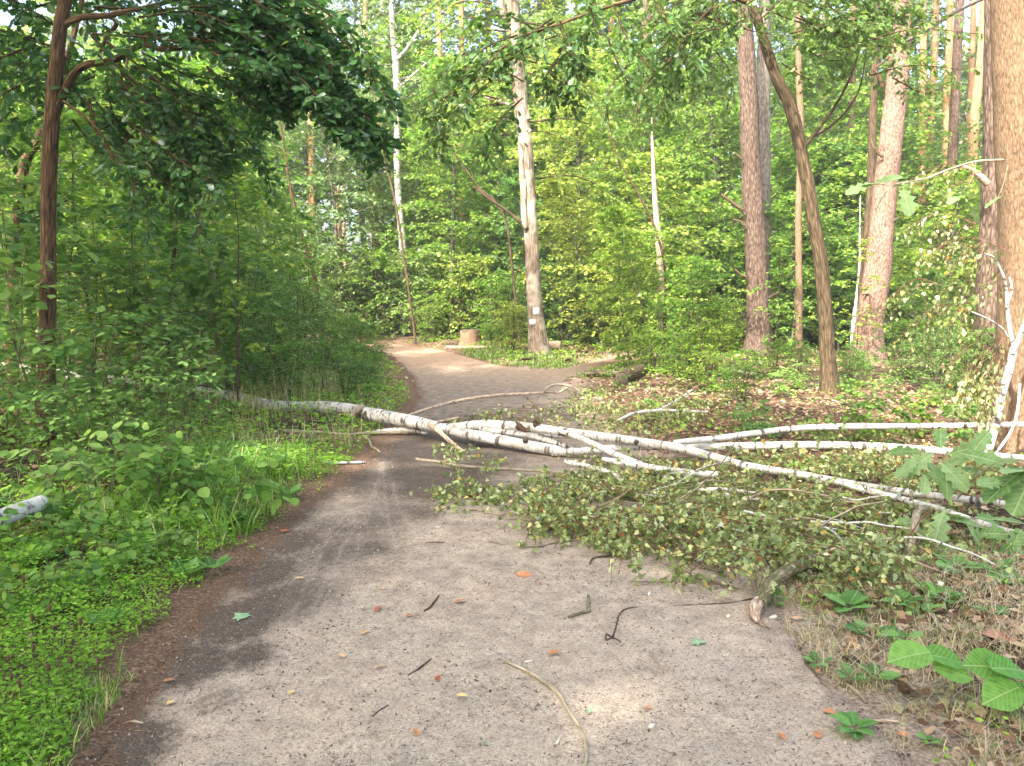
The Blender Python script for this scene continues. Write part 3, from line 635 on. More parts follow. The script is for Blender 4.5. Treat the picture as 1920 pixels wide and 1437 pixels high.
# leaf litter on the forest floor
mb = MB()
def litter(n, x0, x1, y0, y1, dens, s0, s1, pw):
    x, y, z, sd = scatter(n, x0, x1, y0, y1, dens, pw); n = len(x)
    add_leaves(mb, 'oaklo', np.stack([x, y, z + .008 + .02 * rng.random(n)], -1), rdir(n, .25), up(n, .45), s0 + (s1 - s0) * rng.random(n), rng.random(n) ** 1.1)
litter(14000, 1.0, 7, 2.4, 14, lambda x, y, sd: (sd > .15) * np.clip(sd / .6, .15, 1), .035, .085, 1.2)
litter(3500, 1.0, 3.6, 2.4, 5.5, lambda x, y, sd: (sd > .2) * 1.0, .03, .07, 1.1)
litter(8000, 2, 16, 10, 24, lambda x, y, sd: (sd > .2) * 1.0, .06, .11, 1.0)
litter(7000, -9, -1.2, 2.5, 13, lambda x, y, sd: (sd > .5) * .8, .035, .085, 1.2)
litter(7000, -3, 5, 14, 27, lambda x, y, sd: (sd > .0) * .8, .05, .09, 1.0)
obj('leaf_litter', mb.mesh('leaf_litter', M['litter'], False), label='brown fallen leaves covering the forest floor', kind='stuff')
# low ground cover (chickweed, clover) on the left verge
mb = MB(); st = MB()
def cover_h(x, y, sd): return np.clip(sd / .5, .12, 1) * (.05 + .17 * fbm(x * 2.2, y * 2.2, 2.2, 3))
def cover(n, x0, x1, y0, y1, dens, s0, s1, pw, kind='oval', hs=1.0):
    x, y, z, sd = scatter(n, x0, x1, y0, y1, dens, pw); n = len(x)
    h = cover_h(x, y, sd) * hs * (1 - rng.random(n) ** 2.2)
    add_leaves(mb, kind, np.stack([x, y, z + .005 + h], -1), rdir(n, .25), up(n, .4), s0 + (s1 - s0) * rng.random(n) ** 1.6, np.clip(rng.random(n) * .75 + (fbm(x * 3, y * 3, 5) - .35) * .6, 0, 1))
patchy = lambda x, y, t=.42: np.clip((fbm(x * 1.6, y * 1.6, 7, 3) - t) * 7, 0, 1)
cover(135000, -4.2, -.9, 2.3, 7.5, lambda x, y, sd: (sd > .14 + (fbm(x * 5, y * 5) - .5) * .45) * np.clip(1.9 - sd / 1.1, .10, 1) * np.clip(patchy(x, y, .33) + .18, 0, 1), .009, .029, 1.35)
cover(14000, -4.2, -.9, 6.5, 14, lambda x, y, sd: (sd > .15) * np.clip(patchy(x, y, .40) + .1, 0, 1), .02, .05, 1.2)
cover(16000, -7, -.9, 4, 24, lambda x, y, sd: (sd > .2) * .9, .03, .07, 1.2, 'wide', 1.4)
cover(9000, .9, 6, 2.3, 7, lambda x, y, sd: (sd > .1) * patchy(x + 9, y, .50) * .8, .018, .045, 1.3)
cover(9000, -3, 9, 17, 30, lambda x, y, sd: (sd > .05) * patchy(x + 3, y, .40), .05, .10, 1.0, 'wide', 1.2)
cover(9000, 1, 9, 8, 20, lambda x, y, sd: (sd > .3) * patchy(x + 5, y, .5), .03, .07, 1.0, 'wide', 1.5)
obj('ground_cover', mb.mesh('ground_cover', M['clover'], False), label='fresh green chickweed and clover carpeting the verge', kind='stuff')
# grass
def blades(mb, x, y, z, h, wd, bend=.5):
    n = len(x); a = rng.random(n) * 6.283; d = np.stack([np.cos(a), np.sin(a)], -1); p = np.stack([-d[:, 1], d[:, 0]], -1)
    b = bend * h * rng.uniform(.3, 1.3, n); V = []
    for t, wf in ((0, 1), (.45, .85), (.8, .5), (1, .05)):
        c = np.stack([x + d[:, 0] * b * t * t, y + d[:, 1] * b * t * t, z + h * t * (1 - .25 * t * bend)], -1)
        o = np.concatenate([p * (wd * wf)[:, None] * .5, np.zeros((n, 1))], 1); V += [c - o, c + o]
    V = np.stack(V, 1); k = 8; Q = np.array([(0, 1, 3, 2), (2, 3, 5, 4), (4, 5, 7, 6)])[None] + (np.arange(n) * k)[:, None, None]
    mb.add(V.reshape(-1, 3), Q.reshape(-1, 4), None, None, np.repeat(rng.random(n), k))
def grass(mb, n, x0, x1, y0, y1, dens, h0, h1, pw=1.2, wd=.005, bend=.6):
    x, y, z, sd = scatter(n, x0, x1, y0, y1, dens, pw); n = len(x)
    blades(mb, x, y, z - .005, h0 + (h1 - h0) * rng.random(n) ** 1.5, wd * rng.uniform(.6, 1.3, n) * (1 + y * .06), bend)
mb = MB()
blob = lambda x, y, px, py, r: np.clip(1.5 - np.hypot(x - g2(px, py)[0], (y - g2(px, py)[1]) * .7) / r, 0, 1)
grass(mb, 16000, -3, -1, 2.4, 9, lambda x, y, sd: (sd > .1) * (blob(x, y, 380, 980, .45) + blob(x, y, 430, 900, .5) + blob(x, y, 330, 900, .4)), .12, .34, 1, .006)
grass(mb, 8000, -2.6, -1, 2.3, 3.6, lambda x, y, sd: (sd > .06) * (blob(x, y, 60, 1420, .30) + blob(x, y, 190, 1330, .2) * .4), .03, .12, 1, .004)
grass(mb, 8000, -4.5, -1, 2.4, 12, lambda x, y, sd: (sd > .15) * .5, .06, .20, 1.3)
grass(mb, 17000, -1.5, 3.6, 15, 24.5, lambda x, y, sd: (sd > 0) * np.clip(blob(x, y, 900, 675, 1.8) + blob(x, y, 980, 690, 1.2) + blob(x, y, 1070, 705, .9) + blob(x, y, 1150, 690, .8) * .6 + .05, 0, 1) * np.clip(patchy(x * 2, y * 2, .42) + .12, 0, 1), .05, .15, 1, .010)
grass(mb, 8000, 1, 3.4, 2.3, 6, lambda x, y, sd: (sd > .1) * patchy(x * 1.3, y * 1.3, .45) * .8, .03, .12, 1.1, .0035)
obj('grass', mb.mesh('grass', M['grass'], False), label='tufts of green grass along both sides of the path', kind='stuff')
mb = MB()
grass(mb, 30000, 1, 3.4, 2.2, 5, lambda x, y, sd: (sd > .0) * patchy(x * 1.5 + 4, y * 1.5, .38), .03, .11, 1, .0028, 1.1)
grass(mb, 7000, -4.5, -1, 5.5, 11, lambda x, y, sd: (sd > .3) * patchy(x + 2, y, .52) * .5, .1, .32, 1, .004, .5)
grass(mb, 5000, -4.5, -1, 7, 15, lambda x, y, sd: (sd > .2) * (blob(x, y, 590, 770, .5) + blob(x, y, 560, 760, .4) + blob(x, y, 470, 800, .4)), .25, .65, 1, .004, .25)
obj('dry_grass', mb.mesh('dry_grass', M['drygrass'], False), label='dry straw coloured grass blades on the forest edge', kind='stuff')
print('scatter', time.time() - T0)

# ================================================================== TREE KINDS (shared meshes)
rng = np.random.default_rng(21)
K = {}
def kinds(key, n, **k): K[key] = [crown_tree(**k) for _ in range(n)]
kinds('sapling', 3, H=5.0, Rr=1.9, z0=.5, nlimb=36, nt=10, nl=11, size=.115, kind='wide', mat='maple', bark='grey', trunk_r=.035, flat=.42, tl=.65, shape='egg')
kinds('broad', 3, H=12, Rr=3.4, z0=1.6, nlimb=84, nt=12, nl=13, size=.155, kind='wide', mat='maple', bark='grey', trunk_r=.11, flat=.6, tl=1.1, shape='egg')
kinds('tall', 2, H=18, Rr=3.2, z0=6, nlimb=80, nt=12, nl=13, size=.19, kind='wide', mat='greyleaf', bark='grey', trunk_r=.16, flat=.55, tl=1.0, shape='egg')
kinds('shrub', 3, H=2.4, Rr=1.3, z0=.15, nlimb=50, nt=8, nl=9, size=.09, kind='oval', mat='hazel', bark='twig', trunk_r=.03, flat=.4, tl=.45, shape='dome', stems=5)
kinds('bigleaf', 2, H=2.6, Rr=1.3, z0=.4, nlimb=22, nt=5, nl=5, size=.13, kind='hazel', mat='hazel', bark='moss', trunk_r=.016, flat=.22, tl=.5, shape='dome', stems=3)
kinds('herb', 3, H=.55, Rr=.30, z0=.06, nlimb=12, nt=4, nl=4, size=.062, kind='hazel', mat='herb', bark='moss', trunk_r=.005, flat=.3, tl=.13, shape='dome', stems=2, droop=.3)
kinds('whip', 2, H=3.2, Rr=.8, z0=.7, nlimb=16, nt=5, nl=7, size=.09, kind='palm', mat='maple', bark='twig', trunk_r=.014, flat=.25, tl=.35, shape='egg')
# pine: bare trunk, ragged crown of needle tufts high up
def pine_kind(H, z0, rt):
    wood = MB(); ps = walk((0, 0, -.3), (rng.normal(0, .02), rng.normal(0, .02), 1), H, 12, 0, .03)
    P = smooth_path(ps, 40); rr = rt * (1 - .7 * np.linspace(0, 1, 40)); rr[:3] *= [1.3, 1.12, 1.03]
    tube(wood, P, rr, 12, .06, (6, 1.5))
    for k in range(7):     # dead stubs
        i = rng.integers(8, 28); a = rng.random() * 6.28
        tube(wood, walk(P[i], (math.cos(a), math.sin(a), rng.normal(0, .3)), rng.uniform(.3, 1.3), 4, .05, .3), np.linspace(.03, .006, 5), 5)
    lw = MB(); lv = Leaves()
    for k in range(26):
        t = z0 / H + (1 - z0 / H) * (k + rng.random()) / 26; f = min(t, .99) * 39; i = int(f); a = k * 2.4
        L_ = (H - z0) * .38 * rng.uniform(.5, 1.1) * (1.15 - t * .6)
        lp = walk(P[i], (math.cos(a), math.sin(a), .3), L_, 6, -.05, .3); tube(lw, lp, np.linspace(.045, .01, 7), 5)
        for q in range(9):
            j = rng.integers(2, 7); c = lp[j] + rng.normal(0, .35, 3); n = 34
            d = unit(rng.normal(0, 1, (n, 3)) + [0, 0, .4]); lv.add(c + d * .04, d, unit(rng.normal(0, 1, (n, 3))), rng.uniform(.16, .30, n))
    P_, D, N_, S = lv.get(); LT['nd'] = (np.array([(0, 0, 0), (.5, .09, 0), (1, 0, 0), (.5, -.09, 0)], float), np.zeros((0, 4), int), np.array([(0, 2, 1), (0, 3, 2)]))
    c = MB(); add_leaves(c, 'nd', P_, D, N_, S)
    return wood.mesh('trunk', M['pine_orange']), lw.mesh('limbs', M['pine_orange']), c.mesh('crown', M['needle'], False)
K['pine'] = [pine_kind(24, 15, .19) for _ in range(2)]
print('kinds', time.time() - T0)
def pick(k): return K[k][rng.integers(len(K[k]))]
def place(k, name, px, d, label, cat='tree', group=None, sc=1.0, mat=None, bark=None, i=None, sz=None):
    x = at(px, CY, d)[0]
    return place_tree(K[k][i] if i is not None else pick(k), name, x, d, label, cat, group, None, sc, mat, bark, sz)

# ================================================================== TREES ONE BY ONE
def child(name, me, e, label=None, kind=None):
    o = obj(name, me, e, (-e.location[0], -e.location[1], -e.location[2]), label=label, kind=kind); return o
def wpath(pts, d=None, n=None):
    """[(px, py, w[, d])] -> smooth world path and radii"""
    P = np.array([at(p[0], p[1], p[3] if len(p) > 3 else d) for p in pts]); r = np.array([p[2] * .5 / F * (p[3] if len(p) > 3 else d) for p in pts])
    n = n or max(8, len(pts) * 6)
    Q = smooth_path(np.concatenate([P, r[:, None]], 1), n); return Q[:, :3], np.maximum(Q[:, 3], .0015)
def traced(name, label, pts, d, mat, top=None, sides=28, disp=.08, crown=None, cat='tree', group=None, flare=1.25, dk=(8, 1.5), n=90, csc=1.0):
    """a trunk traced in the photograph at its distance d, rooted in the ground and continued to height top"""
    x0 = at(pts[0][0], pts[0][1], d)[0]; z0 = zg1(x0, d)
    e = empty(name, (x0, d, z0), label, cat, group)
    P, r = wpath(pts, d, n)
    if top:
        k = 24; dv = unit(P[-1] - P[-12]); dv = unit(dv + [0, 0, .35]); L_ = top - P[-1][2]
        ext = walk(P[-1], dv, L_, k, 0, .03, .02)[1:]; P = np.vstack([P, ext]); r = np.concatenate([r, r[-1] * np.linspace(1, .35, k)])
    P = np.vstack([[P[0][0], P[0][1], z0 - .35], P[1:]]) if P[0][2] < z0 + .3 else np.vstack([[P[0][0], P[0][1], z0 - .35], P])
    r = r if len(r) == len(P) else np.concatenate([[r[0]], r])
    h = P[:, 2] - z0; r = r * (1 + (flare - 1) * np.exp(-np.clip(h, 0, 9) / .28))
    mb = MB(); tube(mb, P, r, sides, disp, dk, off=rng.random() * 20); child('trunk', mb.mesh('trunk', M[mat]), e)
    if crown:
        t, l, c = pick(crown); kz = csc
        tx, ty = P[-1][0] - x0, P[-1][1] - d
        for nm, me in (('limbs', l), ('crown', c)):
            o = obj(nm, me, e, (tx, ty, P[-1][2] - z0 - 22 * kz), kind='stuff'); o.scale = (kz, kz, kz); o.rotation_euler = (0, 0, rng.random() * 6)
    return e
def branch(e, pts, d, mat, sides=7, name='branch', disp=.05, n=None, label=None):
    P, r = wpath(pts, d, n or len(pts) * 7); mb = MB(); tube(mb, P, r, sides, disp, (10, 3), cap=True, off=rng.random() * 9); child(name, mb.mesh(name, M[mat]), e, label); return P, r
def foliage(e, limbs, d, leafk, mat, mato, twigmat, size, nt, nl, tl, nobj=0, flat=.5, droop=.15, hang=.1, r0=.015, t0=.05, rows=1, jit=0.0, cut=None):
    """leafy branches along pixel polylines; the nobj leaves that show largest are objects of their own, the rest one mesh"""
    lv = Leaves(); wd = MB()
    for li in limbs:
        dd = d
        if not isinstance(li[0], (tuple, list)): dd, li = li[0], li[1]
        for k in range(rows):
            pts = [at(p[0], p[1], p[2] if len(p) > 2 else dd) for p in li]
            P = smooth_path(np.array(pts), max(6, len(pts) * 3)) + (rng.normal(0, jit, (1, 3)) if k else 0)
            leafy(wd, lv, P, r0, tl, nt, nl, size, flat, t0, droop, hang)
    P, D, N_, S = lv.get()
    child('twigs', wd.mesh('twigs', M[twigmat]), e, kind='stuff')
    dist = np.linalg.norm(P - [0, 0, CAMH], axis=1); vis = in_frame(P)
    o = np.argsort(np.where(vis, dist / S, 1e9))[:nobj]; msk = np.ones(len(P), bool); msk[o] = False
    if nobj: leaf_objs(e, leafk, mato, P[o], D[o], N_[o], S[o])
    mb = MB(); add_leaves(mb, leafk, P[msk], D[msk], N_[msk], S[msk]); child('foliage', mb.mesh('foliage', M[mat], False), e, kind='stuff')

# the shaded oak on the left with its arching bough
DO = 7.6
oak = traced('oak_tree', 'dark slender oak trunk on the left with an arching leafy bough over the undergrowth',
             [(86, 860, 33), (88, 700, 31), (90, 540, 28), (91, 400, 26), (93, 300, 27), (98, 210, 27), (107, 110, 24), (113, 50, 24), (122, 0, 22), (134, -90, 20)], DO, 'oak_dark', top=9, crown=None, disp=.07, flare=1.3, dk=(30, 4))
branch(oak, [(101, 215, 20), (118, 178, 16), (140, 138, 14), (165, 121, 13), (205, 116, 13), (240, 98, 12), (268, 84, 11), (300, 92, 10), (330, 90, 10), (385, 92, 9), (408, 99, 8), (450, 112, 8), (520, 150, 6), (600, 205, 5), (680, 270, 3)], DO, 'oak_dark', 9)
branch(oak, [(266, 86, 10), (277, 62, 9), (280, 42, 8), (291, 24, 7), (300, -10, 6), (340, -60, 5)], DO, 'oak_dark', 8)
branch(oak, [(117, 50, 17), (133, 40, 12), (160, 32, 11), (200, 30, 11), (235, 22, 9), (300, 8, 8), (400, -20, 6)], DO, 'oak_dark', 8)
branch(oak, [(240, 110, 5), (236, 128, 4), (246, 150, 4), (238, 168, 3)], DO, 'palestick', 5)
branch(oak, [(205, 30, 8), (218, 45, 8), (200, 70, 7), (187, 100, 5)], DO + .2, 'oak_dark', 6)
branch(oak, [(118, 190, 6), (160, 220, 5), (195, 258, 4), (215, 300, 3)], DO - .2, 'oak_dark', 5)
foliage(oak, [[(330, 70), (430, 40), (520, 90), (600, 160), (660, 220), (705, 300)], [(380, 60), (470, 60), (560, 130), (640, 210), (690, 275)],
              [(300, 20), (400, 10), (490, 50), (570, 110), (640, 180)], [(420, 110), (500, 135), (590, 200), (660, 260), (700, 310)],
              [(440, 30), (530, 90), (610, 165), (680, 250)], [(400, 85), (480, 160), (520, 200)], [(200, -10), (330, 0), (430, 30), (520, 60)],
              [(360, 40), (450, 55), (540, 105), (620, 175)]],
        DO, 'oak', 'oakleaf', 'oakleaf_o', 'oak_dark', .088, 34, 8, .26, 150, .9, .08, .0, .012, rows=5, jit=.20)
foliage(oak, [[(190, 120), (240, 180), (300, 230), (350, 300), (330, 400)], [(220, 160), (300, 200), (390, 220), (450, 280)], [(200, 200), (250, 260), (330, 330), (340, 420)],
              [(280, 120), (360, 180), (420, 240), (440, 310)], [(200, 150), (215, 220), (270, 290), (320, 360)], [(250, 190), (330, 250), (400, 300), (410, 330)], [(300, 240), (350, 300), (345, 380)]],
        DO + .3, 'oak', 'oakleaf', 'oakleaf_o', 'oak_dark', .088, 19, 8, .28, 110, .9, .08, .03, .012, rows=4, jit=.25)
foliage(oak, [[(120, 60), (60, 20), (0, -10)], [(115, 130), (60, 150), (0, 130)], [(130, 40), (220, 0), (300, -40)], [(105, 200), (50, 230), (0, 270)], [(130, -30), (240, -60), (380, -60)], [(130, -60), (0, -80), (-90, -30)], [(110, 90), (30, 70), (-60, 60)]],
        DO + .5, 'oak', 'oakleaf', 'oakleaf_o', 'oak_dark', .10, 12, 9, .45, 40, .8, .2, .15, .012, rows=3, jit=.3)

# the old tree in the middle, with its white trail mark
DC = 21.3
old = traced('old_tree', 'old pale barked tree at the path fork with a white trail mark on its trunk',
             [(1012, 672, 38), (1010, 640, 36), (1004, 590, 31), (1000, 530, 28), (998, 470, 27), (993, 400, 28), (988, 340, 29), (985, 270, 27), (978, 220, 27), (973, 150, 26), (967, 70, 24), (962, 0, 22), (958, -80, 20)], DC, 'oldoak', top=17, disp=.10, flare=1.35, sides=36, dk=(7, 1.6), n=120)
branch(old, [(968, 70, 15), (952, 45, 13), (940, 10, 12), (930, -40, 10)], DC, 'oldoak', 9)
branch(old, [(986, 430, 12), (982, 390, 13), (982, 350, 14), (978, 310, 12), (975, 270, 8)], DC - .17, 'oldoak', 10, name='torn_bark', disp=.2)
branch(old, [(990, 225, 10), (984, 205, 6), (930, 190, 5), (890, 175, 4)], DC - .1, 'oldoak', 6)
branch(old, [(994, 248, 9), (990, 243, 9)], DC - .35, 'oldoak', 10, name='knot')
branch(old, [(985, 425, 10), (950, 395, 5), (915, 372, 6), (890, 350, 4)], DC, 'oak', 6)
def flatmark(pts, d, mat, e, name, off):
    Pc = np.array([at(px, py, d) - np.array([0, off, 0]) for px, py in pts]); mb = MB(); n = len(Pc); back = Pc + [0, .012, 0]
    mb.add(np.vstack([Pc.mean(0)[None], Pc, back]), [(1 + i, 1 + n + i, 1 + n + (i + 1) % n, 1 + (i + 1) % n) for i in range(n)], [(0, 1 + i, 1 + (i + 1) % n) for i in range(n)]); child(name, mb.mesh(name, mat), e)
M['whitepaint'] = plain('white_paint', (.86, .85, .82), .6, (.72, .71, .67), 30)
flatmark([(999, 577), (1010, 577), (1011, 590), (999, 591)], DC, M['whitepaint'], old, 'trail_mark', .232)
flatmark([(992, 600), (998, 598), (1004, 600), (1005, 607), (999, 610), (993, 608)], DC, M['whitepaint'], old, 'pale_blotch', .236)
foliage(old, [[(960, 60), (900, 60), (840, 110)], [(975, 40), (1040, 60), (1100, 130)], [(985, 215), (900, 230), (850, 270)], [(990, 230), (1080, 225), (1170, 275)], [(970, 100), (1050, 130), (1130, 190)], [(975, 160), (900, 150), (830, 200)], [(940, 0), (860, -20), (780, 40)], [(980, 0), (1060, -20), (1140, 20)]],
        DC, 'wide', 'yellowleaf', 'yellowleaf', 'oak', .13, 13, 9, .9, 0, .5, .1, .05, .03, rows=3, jit=.7)

# big tan trunk and dark pine at the right edge
tan = traced('broadleaf_tree', 'big smooth tan trunk at the right edge behind the white birch stems',
             [(1932, 905, 132), (1931, 800, 122), (1934, 600, 112), (1936, 400, 112), (1933, 280, 116), (1927, 150, 112), (1922, 0, 110), (1918, -150, 104)], 7.9, 'tan', top=15, sides=44, disp=.035, flare=1.25, dk=(5, 1.6), n=140)
branch(tan, [(1882, 300, 5), (1830, 303, 4), (1780, 318, 4), (1730, 336, 3), (1680, 345, 2.5)], 7.3, 'palestick', 5)
dp = traced('pine_tree', 'dark rough pine trunk half hidden behind the big tan trunk',
            [(1860, 735, 62), (1860, 640, 58), (1862, 500, 54), (1866, 400, 52), (1870, 300, 50), (1872, 150, 48), (1872, 0, 46), (1870, -120, 44)], 12.6, 'pine_low', top=20, disp=.08, crown='pine')
branch(dp, [(1852, 345, 14), (1838, 332, 13), (1822, 320, 10), (1806, 311, 5)], 12.2, 'brownbranch', 8, name='broken_stub', label='broken orange brown branch stub')
# leaning pinkish pine
lp = traced('pine_tree', 'pinkish grey pine leaning to the right with bare lower trunk',
            [(1624, 690, 58), (1632, 600, 50), (1646, 500, 47), (1656, 400, 43), (1664, 330, 42), (1672, 250, 40), (1681, 170, 38), (1688, 90, 36), (1690, 20, 35), (1689, -80, 33)], 18.3, 'pine_pink', top=24, disp=.08, crown='pine', n=120, flare=1.4)
branch(lp, [(1656, 165, 7), (1648, 145, 7), (1640, 130, 5), (1655, 118, 5), (1668, 104, 4)], 18.2, 'oak_dark', 6)
branch(lp, [(1690, 82, 7), (1720, 66, 8), (1760, 42, 8), (1800, 18, 7), (1850, -5, 6)], 18, 'grey', 7)
# twin trunks
tw1 = traced('pine_tree', 'thick brown pine trunk standing in front of its grey twin',
             [(1421, 665, 48), (1421, 600, 42), (1419, 500, 41), (1413, 400, 38), (1407, 300, 36), (1404, 200, 34), (1399, 100, 31), (1394, 0, 28), (1390, -90, 26)], 21.2, 'pine_low', top=22, disp=.10, crown='pine', n=120, flare=1.5)
branch(tw1, [(1393, 395, 8), (1375, 382, 7), (1352, 365, 5)], 21, 'oak', 6)
tw2 = traced('pine_tree', 'grey pine trunk just behind the thick brown one as its twin',
             [(1432, 660, 32), (1431, 500, 29), (1430, 350, 29), (1430, 200, 27), (1432, 100, 24), (1434, 0, 22), (1435, -90, 20)], 22.2, 'grey', top=21, disp=.10, crown='pine')
for e_, lst in ((tw1, [((1441, 560, 6), (1450, 553, 5), (1462, 549, 3)), ((1398, 425, 6), (1386, 415, 5), (1374, 412, 3)), ((1392, 300, 5), (1380, 290, 4), (1372, 291, 2)), ((1400, 520, 6), (1388, 515, 4), (1378, 505, 3))]), (lp, [((1655, 295, 5), (1644, 284, 5), (1636, 270, 3)), ((1640, 560, 6), (1628, 552, 5), (1616, 553, 3)), ((1670, 420, 6), (1682, 410, 4), (1694, 408, 3))])):
    for l_ in lst: branch(e_, list(l_), 21.0 if e_ is tw1 else 18.1, 'oak', 6, name='dead_stub')
# curved oak stem leaning over the clearing, with overhanging boughs
DK = 12.3
co = traced('oak_tree', 'slim curved oak stem leaning left with boughs reaching over the clearing',
            [(1556, 760, 36), (1553, 700, 31), (1548, 600, 27), (1540, 500, 26), (1528, 430, 25), (1517, 360, 24), (1505, 300, 23), (1493, 240, 23), (1478, 190, 22), (1458, 150, 21), (1440, 100, 19), (1424, 50, 17), (1405, 0, 16), (1380, -60, 14)], DK, 'oak', top=9, disp=.09, dk=(20, 3), n=120)
branch(co, [(1508, 275, 8), (1530, 248, 6), (1555, 215, 6), (1580, 175, 5), (1600, 130, 4), (1612, 90, 3)], DK, 'oak', 6)
branch(co, [(1515, 262, 5), (1560, 235, 5), (1600, 190, 4), (1618, 140, 3), (1625, 60, 2)], DK + .1, 'oak', 5)
branch(co, [(1400, 5, 9), (1360, -10, 8), (1280, -20, 7), (1150, 10, 6), (1050, 45, 5), (1010, 60, 4), (970, 100, 4), (930, 145, 3), (880, 180, 3), (830, 220, 2)], DK - 1.5, 'oak_dark', 6)
branch(co, [(1390, 0, 6), (1330, 20, 5), (1280, 80, 4), (1250, 120, 4), (1210, 160, 3), (1195, 200, 3), (1190, 240, 2)], DK - 1, 'oak_dark', 5)
foliage(co, [[(1040, 40), (980, 80), (920, 110), (860, 150)], [(960, 100), (890, 130), (830, 210), (800, 270)], [(1010, 60), (950, 30), (880, 40)], [(900, 170), (850, 220), (820, 290)], [(1080, 50), (1050, 100), (1120, 140)], [(1150, 10), (1180, 80), (1230, 140)], [(1050, 40), (1080, 110), (1060, 150)]],
        DK - 2.3, 'oak', 'oakleaf2', 'oakleaf2_o', 'oak_dark', .105, 12, 9, .42, 170, .6, .15, .1, .012, rows=3, jit=.3)
foliage(co, [[(1290, 80), (1250, 120), (1190, 180)], [(1320, 0), (1280, 60), (1290, 150)], [(1280, 90), (1310, 140), (1300, 200)], [(1350, -20), (1250, -10), (1180, 40)], [(1440, -20), (1490, 0), (1560, 20), (1640, 30)],
             [(1390, -20), (1350, 20), (1320, 60)], [(1640, 20), (1700, 50), (1740, 40)], [(1600, 40), (1680, 20), (1800, 30)], [(1560, 0), (1650, -20), (1760, 0)], [(1500, 30), (1550, 60), (1600, 60)], [(1440, 20), (1500, -20), (1600, -40)], [(1340, 20), (1250, 40), (1140, 60)]],
        DK - .6, 'oaklo', 'oakleaf2', 'oakleaf2_o', 'oak_dark', .10, 12, 9, .5, 90, .6, .15, .1, .012, rows=5, jit=.38)

# further traced stems
def simple(name, label, pts, d, mat, top=18, group=None, crown=None, cat='tree'):
    return traced(name, label, pts, d, mat, top=top, sides=14, disp=.07, crown=crown, group=group, n=50, cat=cat)
simple('thin_tree', 'thin straight grey brown stem between the twin pines and the curved oak', [(1497, 690, 15), (1498, 550, 13), (1497, 400, 12), (1502, 250, 11), (1498, 150, 12), (1497, 60, 10), (1496, -60, 9)], 19.5, 'tan', 16)
simple('thin_tree', 'crooked stem forking just left of the leaning pine', [(1612, 660, 20), (1618, 500, 18), (1632, 380, 17), (1636, 250, 15), (1640, 130, 13), (1645, 0, 10)], 20.5, 'oak', 15)
bt = simple('birch_tree', 'tall white birch standing among the foliage left of the old tree', [(760, 640, 15), (756, 480, 14), (748, 380, 13), (744, 290, 12), (746, 200, 13), (742, 120, 12), (735, 40, 10), (733, -50, 8)], 31, 'birch', 20)
branch(bt, [(746, 110, 8), (762, 92, 6), (780, 66, 5), (800, 30, 4)], 31, 'birch', 6)
branch(bt, [(748, 165, 6), (775, 140, 4), (800, 118, 3)], 31, 'birch', 6)
foliage(bt, [[(740, 20), (690, 40), (640, 100)], [(742, 60), (800, 30), (850, 60)], [(745, 120), (700, 130), (660, 190)], [(748, 150), (800, 140), (840, 190)], [(740, -20), (680, -20), (620, 40)], [(735, 0), (780, -30), (840, -10)], [(745, 90), (690, 80), (600, 60)]],
        31, 'wide', 'greyleaf', 'greyleaf', 'grey', .17, 12, 9, 1.3, 0, .6, .2, .3, .03, rows=3, jit=1.0)
simple('dead_tree', 'pale dead snag wrapped in green saplings right of the fork', [(1241, 660, 16), (1240, 560, 14), (1236, 470, 13), (1230, 400, 11), (1226, 340, 8)], 17.5, 'brownbranch', 5.6)
simple('birch_tree', 'small birch stem with white base left of the leaning pine', [(1597, 668, 9), (1601, 600, 8), (1604, 575, 6), (1607, 545, 4)], 20, 'birch', 4.2)
simple('birch_tree', 'slim white birch stem glimpsed right of the twin pines', [(1375, 640, 7), (1377, 540, 6), (1376, 430, 6)], 33, 'birch', 7)
